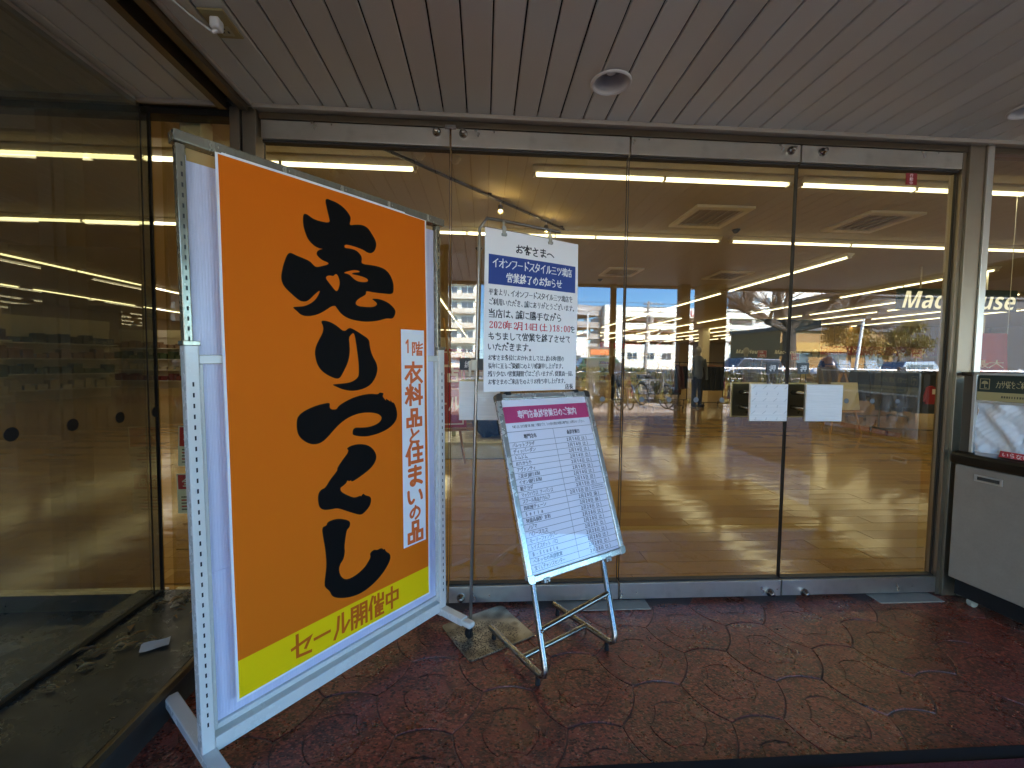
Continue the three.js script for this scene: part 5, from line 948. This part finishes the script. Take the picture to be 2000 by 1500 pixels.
[[bikeB, 2.95, 9.6, 1.7, 'silver bicycle second from the left in the mirrored row'], [bikeA, 3.45, 9.5, 1.85, 'black bicycle third from the left in the mirrored row'], [bikeD, 3.95, 9.7, 1.6, 'dark red bicycle behind the framed list in the mirror'], [bikeA, 5.6, 9.3, 0.35, 'black bicycle standing sideways in the mirrored row'], [bikeB, 6.2, 10.3, 1.4, 'silver bicycle behind the sideways one in the mirror'], [bikeB, 7.7, 9.6, 1.2, 'silver bicycle mirrored behind the grey jackets'], [bikeA, 8.5, 9.8, 1.5, 'black bicycle mirrored beside the patterned pull plate'], [bikeB, 9.3, 9.3, 1.35, 'silver bicycle mirrored beside the plain pull plate'], [bikeA, 10.9, 9.0, 0.9, 'black bicycle right of the child seat cover in the mirror'], [bikeB, 11.7, 9.3, 1.1, 'silver bicycle second from the right in the mirrored row'], [bikeD, 12.6, 9.2, 1.3, 'dark red bicycle at the right end of the mirrored row'], [bikeA, 1.6, 9.6, 1.75, 'black bicycle left of the row, behind the notice in the mirror'], [bikeB, -2.4, 9.4, 1.6, 'silver bicycle standing apart to the left'], [bikeA, -3.1, 9.5, 1.7, 'black bicycle standing apart to the left']].forEach(([b, x, z, a, label]) => { const c = copy(b, label); c.position.set(x, -0.012, z); c.rotation.y = a; });
// scooters with white top boxes
function scooter(label, x, z, a) {
  const t = thing('scooter', label, 'scooter', [x, -0.012, z], a, 'scooters with white boxes'), m = std(0xdad8d0, 0.3), d = std(0x1a1c1f, 0.5);
  for (const q of [-0.6, 0.6]) { const w = part('wheel', new THREE.TorusGeometry(0.19, 0.05, 10, 26), tyreMat, t); w.position.set(q, 0.24, 0); part('rim', disc(0.13, 0.05, 18).rotateX(Math.PI / 2), alloy, w); }
  part('body', [bx(-0.75, -0.1, 0.35, 0.68, -0.15, 0.15, 0.08), bx(-0.15, 0.4, 0.26, 0.33, -0.14, 0.14, 0.03)], d, t);
  part('leg_shield', new THREE.BoxGeometry(0.06, 0.62, 0.38).rotateZ(0.25).translate(0.42, 0.62, 0), m, t);
  part('seat', bx(-0.66, -0.08, 0.681, 0.78, -0.13, 0.13, 0.04), rubber, t);
  part('fork', rod([0.6, 0.24, 0], [0.4, 0.98, 0], 0.03), alloy, t);
  part('handlebar', rod([0.38, 1.02, -0.32], [0.38, 1.02, 0.32], 0.014), rubber, t);
  part('windscreen', new THREE.PlaneGeometry(0.4, 0.45).rotateY(Math.PI / 2).rotateZ(0.3).translate(0.42, 1.22, 0), phys({ color: 0xe8f0f0, transmission: 0.8, thickness: 0, roughness: 0.05 }), t);
  part('top_box', new THREE.SphereGeometry(0.24, 22, 16).scale(1, 0.72, 0.95).translate(-0.62, 1.02, 0), std(0xf0f0ea, 0.3), t);
}
scooter('scooter with a rounded white top box, left of the sign pole in the mirror', 11.35, 11.2, 1.5);
scooter('scooter with a rounded white top box, right of the sign pole in the mirror', 12.25, 11.2, 1.5);

// railing, hedges, poles
{
  const t = thing('guard_railing', 'white guard railing along the kerb, mirrored behind the bicycles', 'railing', [0, 0, 14]);
  const w = std(0xe9e7df, 0.5);
  part('top_rail', rod([7.5, 1.1, 0], [26, 1.1, 0], 0.04), w, t); part('lower_rail', rod([7.5, 0.7, 0], [26, 0.7, 0], 0.025), w, t);
  for (let i = 0; i < 10; i++) part('post', rod([7.6 + i * 2.0, -0.01, 0], [7.6 + i * 2.0, 1.22, 0], 0.04), w, t);
}
function leafCloud(n, cx, cy, cz, rx, ry, rz, size, mat, name, parent, shell2 = 0.5, boxy = false) {
  const g = new THREE.BufferGeometry().setAttribute('position', new THREE.Float32BufferAttribute([0, 0, 0, 0.5, 0.25, 0.06, 1, 0, 0, 0.5, -0.25, 0.06], 3)).setAttribute('normal', new THREE.Float32BufferAttribute([0, 0, 1, 0, 0, 1, 0, 0, 1, 0, 0, 1], 3)).setAttribute('uv', new THREE.Float32BufferAttribute([0, 0, 1, 0, 1, 1, 0, 1], 2)).setIndex([0, 2, 1, 0, 3, 2]);
  const m = new THREE.InstancedMesh(g, mat, n), d = new THREE.Object3D(), col = new THREE.Color();
  for (let i = 0; i < n; i++) {
    const a = R(0, 6.283), e = Math.acos(R(-1, 1)), r = Math.pow(rnd(), shell2) * (0.8 + 0.25 * Math.sin(a * 5 + e * 7));
    d.position.set(cx + rx * r * Math.sin(e) * Math.cos(a), cy + ry * r * Math.cos(e), cz + rz * r * Math.sin(e) * Math.sin(a));
    if (boxy) { const f = Math.floor(R(0, 4)); d.position.set(cx + R(-rx, rx), cy + (f === 0 ? ry * R(0.85, 1.05) : R(-ry, ry)), cz + (f === 0 ? R(-rz, rz) : (f % 2 ? 1 : -1) * rz * R(0.8, 1.05))); }
    d.rotation.set(R(0, 6.28), R(0, 6.28), R(0, 6.28)); d.scale.setScalar(size * R(0.6, 1.4)); d.updateMatrix();
    m.setMatrixAt(i, d.matrix); m.setColorAt(i, col.setHSL(R(-0.02, 0.03) + 0.16, 0.3, R(0.3, 0.6)));
  }
  m.name = name; m.castShadow = true; m.userData.kind = 'stuff'; parent.add(m);
  return m;
}
const hedgeMat = phys({ color: new THREE.Color(0.2, 0.2, 0.07), roughness: 0.8, transmission: 0.3, thickness: 0, side: THREE.DoubleSide });
function hedge(label, x, z, w, h) {
  const t = thing('hedge', label, 'hedge', [x, 0, z], 0, 'clipped hedges along the kerb');
  part('core', bx(-w / 2 + 0.1, w / 2 - 0.1, 0, h * 0.7, -0.24, 0.24, 0.1), std(0x6b6632, 0.95), t);
  const g = leafCloud(Math.round(w * 1600), 0, h * 0.5, 0, w / 2, h * 0.5, 0.33, 0.085, hedgeMat, 'leaves', t, 0.12, true);
}
hedge('yellow green hedge mirrored left of the framed list', 3.0, 11.3, 4.2, 1.05); hedge('hedge behind the bicycles mirrored in the third door', 7.6, 11.3, 4.4, 0.95);
hedge('yellow green hedge behind the scooters', 13.2, 12.2, 5.4, 0.95); hedge('yellow green hedge at the right end of the railing', 17.6, 15.2, 5, 1.0);
{
  const t = thing('sign_pole', 'pale slanted pole mirrored between the two scooters', 'pole', [13.7, -0.02, 13]);
  part('pole', rod([-0.1, 0, 0], [0.22, 3.0, 0], 0.055, 0.05), std(0xd4dcd4, 0.4), t); part('base', rod([-0.1, 0, 0], [-0.09, 0.1, 0], 0.12, 0.1), concrete, t);
  const l = (x, z, label) => { const q = thing('street_lamp', label, 'street lamp', [x, -0.02, z], 0, 'thin white street lamps'); part('pole', rod([0, 0, 0], [0, 6, 0], 0.09, 0.06), whitePaint, q); part('arm', pipe([[0, 5.9, 0], [0, 6.3, 0], [-1.0, 6.45, 0]], 0.045, 0.3, 8), whitePaint, q); part('lamp_head', bx(-1.5, -0.95, 6.38, 6.5, -0.1, 0.1, 0.04), whitePaint, q); };
  l(10.1, 40, 'white street lamp mirrored right of the notice'); l(9.3, 41.5, 'white street lamp at the edge of the notice');
  const u = thing('utility_pole', 'grey utility pole with crossarms before the car park', 'utility pole', [18.2, -0.02, 46]);
  part('pole', rod([0, 0, 0], [0.25, 8.2, 0], 0.2, 0.13, 14), concrete, u);
  for (const y of [7.0, 7.5, 7.9]) { const q = part('crossarm', rod([-0.3, y, 0.1], [1.9, y, -0.3], 0.05, 0.05, 8), steelDark, u); for (let i = 0; i < 4; i++) part('insulator', rod([0.1 + i * 0.5, y + 0.04, 0], [0.1 + i * 0.5, y + 0.22, 0], 0.06, 0.04), whitePaint, q); }
  part('transformer', rod([0.5, 5.6, -0.2], [0.5, 6.5, -0.2], 0.26, 0.26, 14), concrete, u);
  const v = copy(u, 'grey utility pole further left along the street', null); v.position.set(-30, -0.02, 44); v.rotation.y = 0.4;
  const v2 = copy(u, 'grey utility pole further right along the street', null); v2.position.set(66, -0.02, 52);
  const wires = [['upper', 8.0], ['middle', 7.6], ['lower', 7.1], ['lowest', 6.2], ['slack', 5.6]];
  wires.forEach(([n, y], i) => {
    const pts = [V(-30, y + 0.2, 44 + i * 0.2), V(-6, y - 0.5 - i * 0.1, 45), V(18.3, y, 46 + i * 0.15), V(42, y - 0.6, 49), V(66, y, 52)];
    one('power_line', new THREE.TubeGeometry(new THREE.CatmullRomCurve3(pts), 40, 0.022, 4), blackPlastic, `${n} power line strung between the utility poles`, 'cable', 'power lines');
  });
}
// pollarded plane tree
{
  const t = thing('plane_tree', 'bare pollarded tree with knobbly limbs, mirrored behind the pull plates', 'tree', [21.6, -0.02, 27.5]);
  t.scale.setScalar(1.22);
  const bark = std(0x5a4f42, 0.95, 0, { map: repeated(cloudy, 2, 6), bumpMap: repeated(cloudy, 2, 6), bumpScale: 0.04 });
  const wood = [], twigs = [];
  wood.push(rod([0, 0, 0], [0.1, 1.6, 0], 0.48, 0.36, 12), rod([0.1, 1.6, 0], [0.05, 3.2, 0.05], 0.36, 0.33, 12));
  function limb(p, dir, len, r, depth) {
    let a = p.clone(), d = dir.clone();
    const n = 4;
    for (let i = 0; i < n; i++) { const b = a.clone().addScaledVector(d, len / n), r0 = r * (1 - 0.12 * i), r1 = r * (1 - 0.12 * (i + 1)); wood.push(rod(a.toArray(), b.toArray(), r0, r1, 8), new THREE.SphereGeometry(r1 * 1.06, 8, 6).translate(b.x, b.y, b.z)); a = b; d = d.clone().add(V(R(-0.25, 0.25), R(-0.1, 0.12), R(-0.25, 0.25))).normalize(); }
    wood.push(new THREE.SphereGeometry(r * 1.25, 10, 8).scale(1, 1.1, 1).translate(a.x, a.y, a.z));   // knuckle where it was cut back
    for (let k = 0; k < (depth ? 3 : 30); k++) {
      if (depth) { limb(a, d.clone().add(V(R(-1, 1), R(-0.3, 0.6), R(-1, 1))).normalize(), len * R(0.55, 0.8), r * 0.62, depth - 1); continue; }
      const e = d.clone().multiplyScalar(0.6).add(V(R(-1, 1), R(-0.3, 1.1), R(-1, 1))).normalize(), m1 = a.clone().addScaledVector(e, R(0.5, 0.9)), m2 = m1.clone().addScaledVector(e.clone().add(V(R(-0.4, 0.4), R(-0.1, 0.5), R(-0.4, 0.4))).normalize(), R(0.5, 1.1));
      twigs.push(rod(a.toArray(), m1.toArray(), 0.032, 0.022, 4, true), rod(m1.toArray(), m2.toArray(), 0.022, 0.01, 4, true));
      for (let q = 0; q < 2; q++) { const f = m1.clone().addScaledVector(e.clone().add(V(R(-0.9, 0.9), R(-0.5, 0.7), R(-0.9, 0.9))).normalize(), R(0.3, 0.8)); twigs.push(rod(m1.toArray(), f.toArray(), 0.015, 0.008, 3, true)); }
    }
  }
  for (const [x, y, z, l, r] of [[-1, 0.62, 0.1, 2.9, 0.23], [-0.55, 0.9, -0.3, 2.5, 0.2], [0.05, 1, 0.35, 2.7, 0.22], [0.6, 0.8, -0.2, 2.7, 0.21], [1, 0.5, 0.15, 2.9, 0.2], [-1, 0.25, -0.25, 2.3, 0.17], [0.9, 0.2, -0.4, 2.1, 0.16]]) limb(V(0.05, 3.0, 0.05), V(x, y, z).normalize(), l, r, 1);
  part('trunk', wood, bark, t);
  part('twigs', twigs, std(0x54473a, 0.95), t).userData.kind = 'stuff';
}
function leafyTree(label, x, z, h, r, hue) {
  const t = thing('leafy_tree', label, 'tree', [x, -0.02, z], 0, 'leafy trees along the street');
  part('trunk', [rod([0, 0, 0], [0.1, h * 0.45, 0], 0.14, 0.1), rod([0.1, h * 0.45, 0], [0.5, h * 0.75, 0.2], 0.09, 0.04), rod([0.1, h * 0.45, 0], [-0.5, h * 0.7, -0.2], 0.08, 0.04)], std(0x5a4a3a, 0.95), t);
  const m = phys({ color: hue, roughness: 0.8, transmission: 0.35, thickness: 0, side: THREE.DoubleSide });
  for (let k = 0; k < 7; k++) leafCloud(700, R(-r, r) * 0.6, h * (0.55 + 0.07 * k) + R(-0.3, 0.3), R(-r, r) * 0.5, r * R(0.4, 0.6), r * R(0.3, 0.5), r * R(0.4, 0.6), 0.2, m, 'foliage', t, 0.6);
}
leafyTree('yellow leaved tree mirrored right of the bare tree', 27.5, 29, 4.3, 2.3, new THREE.Color(0.42, 0.28, 0.05));
leafyTree('small yellowing tree right of the grey roof', 33.5, 31, 4.4, 2.2, new THREE.Color(0.4, 0.3, 0.07));

// ---------------------------------------------------------------- buildings across the street
const wallWhite = std(0xd6d5c4, 0.8), wallGrey = std(0x8d8a84, 0.8), dark = std(0x35322c, 0.9), winGlass = std(0x4b565c, 0.15, 0.3), roofGrey = std(0x55524d, 0.7);
{
  const t = thing('parking_building', 'white multi-storey car park with open decks, mirrored in the doors', 'car park', [26.7, 0, 95]);
  part('stair_tower', bx(0, 4.6, -0.1, 14.1, -1.5, 4, 0.02), wallWhite, t);
  part('roof_parapet', bx(4.61, 42, 11.75, 13.9, 0, 30), wallWhite, t);
  part('ground_storey', bx(4.61, 42, -0.1, 5.5, 0.2, 30), wallWhite, t);
  for (const [y0, y1] of [[9.0, 10.3], [6.55, 7.7]]) part('deck_band', bx(4.61, 42, y0, y1, 0, 30), wallWhite, t);
  part('inner_core', bx(5, 41.5, 5.51, 11.74, 20, 28), concrete, t);
  const rail = std(0xb98f80, 0.6);
  for (const y of [10.3, 7.7, 5.5]) {
    part('deck_railing', [rod([4.7, y + 0.75, 0.2], [41.9, y + 0.75, 0.2], 0.05, 0.05, 5), ...Array.from({ length: 22 }, (_, i) => rod([5 + i * 1.7, y, 0.2], [5 + i * 1.7, y + 0.75, 0.2], 0.04, 0.04, 4))], rail, t);
  }
  for (let i = 0; i < 6; i++) for (const [y0, y1] of [[10.3, 11.75], [7.7, 9], [5.5, 6.55]]) {
    part('deck_column', bx(10.5 + i * 6.2, 11.1 + i * 6.2, y0, y1, 0.3, 0.9), wallWhite, t);
    if (i % 2 === 0) for (const g of [rod([13 + i * 6.2, y0, 1.2], [14.6 + i * 6.2, y1, 1.2], 0.16, 0.16, 6), rod([16.8 + i * 6.2, y1, 1.2], [18.4 + i * 6.2, y0, 1.2], 0.16, 0.16, 6), rod([14.6 + i * 6.2, y1 - 0.12, 1.2], [16.8 + i * 6.2, y1 - 0.12, 1.2], 0.16, 0.16, 6)]) part('deck_brace', g, wallWhite, t);
  }
  for (let i = 0; i < 9; i++) { const w = part('window', bx(6 + i * 4, 8.1 + i * 4, 2.2, 3.6, 0.05, 0.21), winGlass, t); part('window_bar', [bx(7 + i * 4, 7.1 + i * 4, 2.2, 3.6, 0.0, 0.049)], wallWhite, w); }
  part('letter', new THREE.ExtrudeGeometry(new THREE.Shape([[0.8, 0], [1.1, 0], [1.1, -1.1], [0.85, -1.4], [0.35, -1.4], [0.1, -1.1], [0.1, -0.9], [0.4, -0.9], [0.4, -1.05], [0.5, -1.12], [0.7, -1.12], [0.8, -1.0]].map(([x, y]) => new THREE.Vector2(x, y))), { depth: 0.1, bevelEnabled: false }).rotateY(Math.PI).translate(21.4, 13.4, -0.02), std(0xa83a34, 0.6), t);
  // wing that runs back to the left
  const wing = new THREE.Matrix4().makeRotationY(-2.02).setPosition(-0.05, 0, 0.5), put = (g) => g.applyMatrix4(wing);
  part('wing_parapet', put(bx(0, 40, 11.75, 13.9, 0, 8)), wallGrey, t); part('wing_ground_storey', put(bx(0, 40, -0.1, 5.5, 0, 8)), wallGrey, t);
  for (const [y0, y1] of [[9.0, 10.3], [6.55, 7.7]]) part('wing_deck_band', put(bx(0, 40, y0, y1, 0, 8)), wallGrey, t);
  part('wing_core', put(bx(0.5, 40, 5.51, 11.74, 7, 7.9)), concrete, t);
  for (let i = 0; i < 8; i++) for (const g of [put(rod([2 + i * 4.6, 5.5, 0.6], [5 + i * 4.6, 11.7, 0.6], 0.15, 0.15, 5)), put(rod([5.4 + i * 4.6, 11.7, 0.6], [6.4 + i * 4.6, 5.5, 0.6], 0.15, 0.15, 5))]) part('wing_brace', g, wallWhite, t);
}
{
  const t = thing('apartment_block', 'pale apartment block with balconies, mirrored left of the notice', 'apartment block', [-15, 0, 86]);
  part('wall', bx(0, 13.5, -0.1, 24, 0, 14), wallWhite, t);
  for (let k = 0; k < 8; k++) {
    part('balcony', bx(0.2, 13.3, 1.9 + k * 2.9, 3.0 + k * 2.9, -1.3, -0.02), std(0xbab4a2, 0.8), t);
    for (let i = 0; i < 4; i++) { const w = part('window', bx(0.9 + i * 3.2, 3.2 + i * 3.2, 2.2 + k * 2.9, 4.3 + k * 2.9, -0.03, 0.05), winGlass, t); part('window_bar', bx(2 + i * 3.2, 2.1 + i * 3.2, 2.2 + k * 2.9, 4.3 + k * 2.9, -0.06, -0.031), wallWhite, w); }
  }
  part('roof_slab', bx(-0.3, 13.8, 24.01, 24.4, -1.5, 14.2), concrete, t);
}
function house(label, x, z, w, d, h, wall, roof, opts = {}) {
  const t = thing('street_building', label, 'building', [x, 0, z], 0, 'low buildings across the street');
  part('wall', bx(0, w, -0.1, h, 0, d), wall, t);
  part('roof', bx(-0.2, w + 0.2, h + 0.005, h + 0.35, -0.3, d + 0.2), roof, t);
  const n = Math.max(1, Math.floor(w / 3));
  if (!opts.plain) for (let k = 0; k < Math.max(1, Math.floor(h / 3)); k++) for (let i = 0; i < n; i++) { const a = (i + 0.25) * w / n, b = (i + 0.75) * w / n; const q = part('window', bx(a, b, 0.9 + k * 3, 2.3 + k * 3, -0.04, 0.05), winGlass, t); part('window_head', bx(a - 0.06, b + 0.06, 2.305 + k * 3, 2.4 + k * 3, -0.08, -0.002), whitePaint, q); part('window_sill', bx(a - 0.06, b + 0.06, 0.8 + k * 3, 0.895 + k * 3, -0.1, -0.002), whitePaint, q); }
  if (opts.fascia) part('shop_fascia', bx(0, w, 2.5, 3.3, -0.6, -0.09), opts.fascia, t);
  if (opts.rail) part('roof_railing', [rod([0, h + 1.3, 0], [w, h + 1.3, 0], 0.05), ...Array.from({ length: 40 }, (_, i) => rod([i * w / 39, h + 0.35, 0], [i * w / 39, h + 1.3, 0], 0.025, 0.025, 4))], steelDark, t);
  return t;
}
const yellow = std(0xd8a832, 0.6), orange = std(0xc8642a, 0.6), ochre = std(0x84683c, 0.8), cream2 = std(0xe0dbcc, 0.8), redSign = std(0xa8302c, 0.6);
house('low shop with orange fascia left of the car park', 16.8, 66, 3.2, 6, 3.4, cream2, roofGrey, { fascia: orange });
house('small pale building behind the notice in the mirror', 7, 62, 8.5, 9, 5.2, cream2, roofGrey, {});
house('ochre shop right of the bare tree', 27, 36, 11, 8, 4.4, ochre, roofGrey, { fascia: std(0xa8863e, 0.7) });
house('tall cream building behind the bare tree', 76, 118, 34, 12, 23, cream2, roofGrey, {});
house('dark grey building with roof railing at the mirrored right', 38.6, 44, 24, 10, 9.0, std(0x363432, 0.7), roofGrey, { rail: true, plain: true });
house('pale office far to the left across the street', -42, 60, 22, 12, 12, wallWhite, roofGrey, {});
house('grey house far left across the street', -16, 50, 9, 8, 6, wallGrey, roofGrey, {});
house('cream house far right across the street', 64, 50, 14, 10, 9, cream2, roofGrey, { fascia: yellow });
// cars on the road
function car(label, x, z, turn, mat) {
  const t = thing('parked_car', label, 'car', [x, -0.08, z], turn, 'cars on the street');
  const s = new THREE.Shape([[-1.65, 0.35], [-1.68, 0.9], [-1.62, 1.1], [-1.35, 1.62], [0.45, 1.66], [0.95, 1.15], [1.62, 0.98], [1.7, 0.7], [1.68, 0.35]].map(([a, b]) => new THREE.Vector2(a, b)));
  part('body', new THREE.ExtrudeGeometry(s, { depth: 1.36, bevelEnabled: true, bevelSize: 0.05, bevelThickness: 0.06, bevelSegments: 3 }).translate(0, -0.05, -0.68), mat, t);
  for (const q of [-0.745, 0.745]) { part('side_window', bx(-1.25, -0.45, 1.02, 1.45, q - 0.006, q + 0.006), winGlass, t); part('side_window', bx(-0.38, 0.4, 1.02, 1.45, q - 0.006, q + 0.006), winGlass, t); }
  part('windscreen', new THREE.BoxGeometry(0.02, 0.66, 1.2).rotateZ(0.78).translate(0.74, 1.38, 0), winGlass, t);
  for (const [a, b] of [[-1.1, -0.66], [-1.1, 0.66], [1.08, -0.66], [1.08, 0.66]]) { const w = part('wheel', disc(0.29, 0.2, 22).rotateX(Math.PI / 2), tyreMat, t); w.position.set(a, 0.29, b); part('rim', disc(0.17, 0.21, 16).rotateX(Math.PI / 2), alloy, w); }
  for (const b of [-0.5, 0.5]) { part('headlamp', bx(1.68, 1.76, 0.68, 0.84, b - 0.14, b + 0.14, 0.03), whitePaint, t); part('tail_lamp', bx(-1.76, -1.71, 0.8, 1.1, b + (b > 0 ? 0.06 : -0.14), b + (b > 0 ? 0.14 : -0.06), 0.02), redSign, t); }
}
car('green small car on the street, mirrored right of the notice', 7.2, 23.4, 0.05, phys({ color: 0x2c4a38, roughness: 0.3, clearcoat: 0.8 }));
car('dark grey small car on the street, mirrored in the third door', 13.4, 19.4, Math.PI, phys({ color: 0x3a3d42, roughness: 0.3, clearcoat: 0.8 }));
car('silver small car on the street at the mirrored right', 27, 23.4, 0, phys({ color: 0x8f9498, roughness: 0.3, metalness: 0.5, clearcoat: 0.8 }));

renderer.render(scene, camera);
